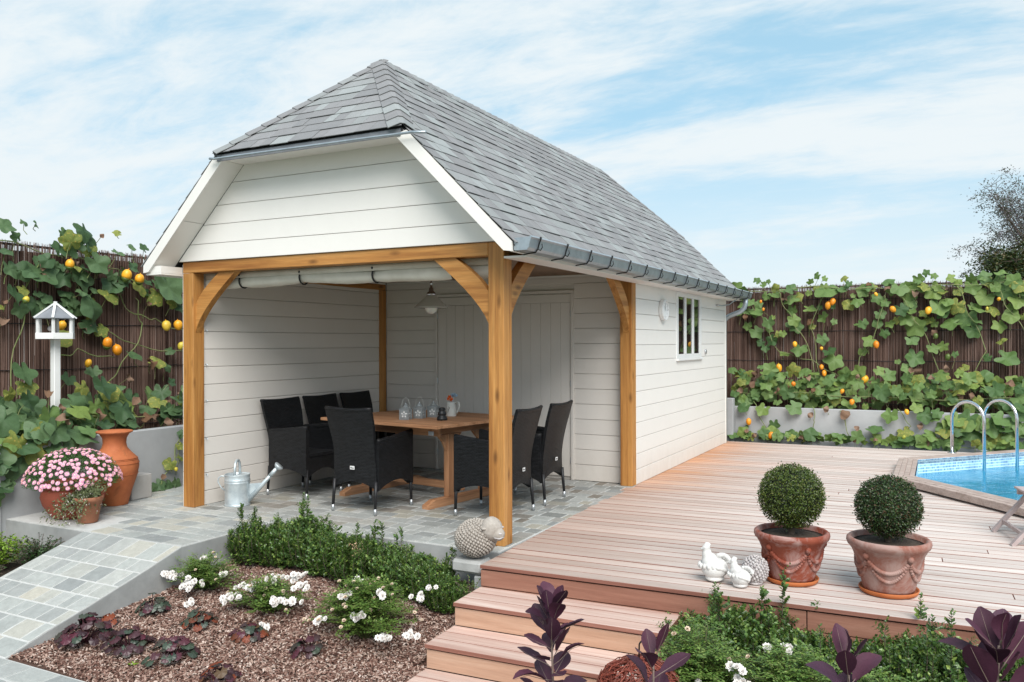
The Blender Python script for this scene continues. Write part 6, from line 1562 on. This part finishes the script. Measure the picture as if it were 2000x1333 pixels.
leafy((-3.66, -1.33, -.32), 'dark green small-leaved shrub between the lime shrub and the ramp', 110, .26, .34, MIDG, .026, sd=2)
leafy((-3.95, -1.75, -.36), 'dark green low shrub under the lime green one', 110, .30, .22, MIDG, .026, sd=3)
leafy((-4.35, -1.35, -.33), 'yellow-green shrub at the left frame edge below the wall', 60, .22, .32, LIME, .034, sd=4)
# small weed in the paving edge by the deck corner
leafy((.02, -.56, -.30), 'wispy green sprig at the left corner of the deck edge', 12, .12, .30, ROSEL, .018, 'sprig', 'sprig', 5)

# ================================================================== TREES BEYOND THE FENCE
def tree(loc, label, H_, rc_, zc, n, mat, ll, holes, seed, limbs=9):
    rr = random.Random(seed); t = empty('tree', loc, label, 'tree'); st = MB(); f_ = MB()
    st.tube([(0, 0, 0), (.06, .02, H_ * .35), (-.03, .05, H_ * .7), (.02, 0, H_ * .93)], [.16, .12, .07, .02], 8); tips = []
    for i in range(limbs * 3):
        a = rr.uniform(0, 2 * PI); z = rr.uniform(.25, .9) * H_; q_ = rc_ * rr.uniform(.55, 1) * math.sqrt(max(.05, 1 - ((z - zc) / (H_ - zc if z > zc else zc)) ** 2)); e = V((q_ * math.cos(a), q_ * math.sin(a), z + q_ * .35))
        pts = curve3((0, 0, z * .8), (e.x * .5, e.y * .5, z * .85 + .1), e, 5); st.tube(pts, [.04, .03, .022, .016, .01, .005], 5, False); tips += [pts[3], pts[4], pts[5]]
    per = 34; src = list(tips)
    for i in range(n // per):
        c_ = rr.choice(src); e = c_ + V((rr.gauss(0, 1), rr.gauss(0, 1), rr.gauss(0, .8))) * rc_ * holes
        st.tube([c_, (c_ + e) / 2 + V((0, 0, .06)), e], [.010, .007, .003], 4, False); cr_ = rr.uniform(.10, .24)
        for k in range(per):
            p = e + V((rr.gauss(0, 1), rr.gauss(0, 1), rr.gauss(0, .6))) * cr_
            f_.leaf(p, V((rr.uniform(-1, 1), rr.uniform(-1, 1), rr.uniform(-.8, .4))), V((rr.uniform(-.6, .6), rr.uniform(-.6, .6), 1)), ll * rr.uniform(.7, 1.3), ll * .6)
    f_.build('crown', mat, t); st.build('trunk', BARK, t)
GT = leafmat('tree_leaf_green', [(.018, .035, .010, 1), (.035, .060, .015, 1), (.06, .08, .02, 1), (.10, .07, .02, 1)], .5, .15)
PT = leafmat('tree_leaf_plum', [(.16, .15, .19, 1), (.20, .19, .22, 1), (.17, .11, .14, 1), (.15, .18, .16, 1)], .5, .2)
tree((5.55, 23.9, -.5), 'dense dark green tree beyond the back fence at the right edge', 5.0, 1.5, 3.3, 42000, GT, .11, .17, 1, 30)
tree((5.7, 26.0, -.5), 'airy grey-purple tree rising above the dark green one', 7.6, 1.9, 4.4, 26000, PT, .075, .16, 2, 24)
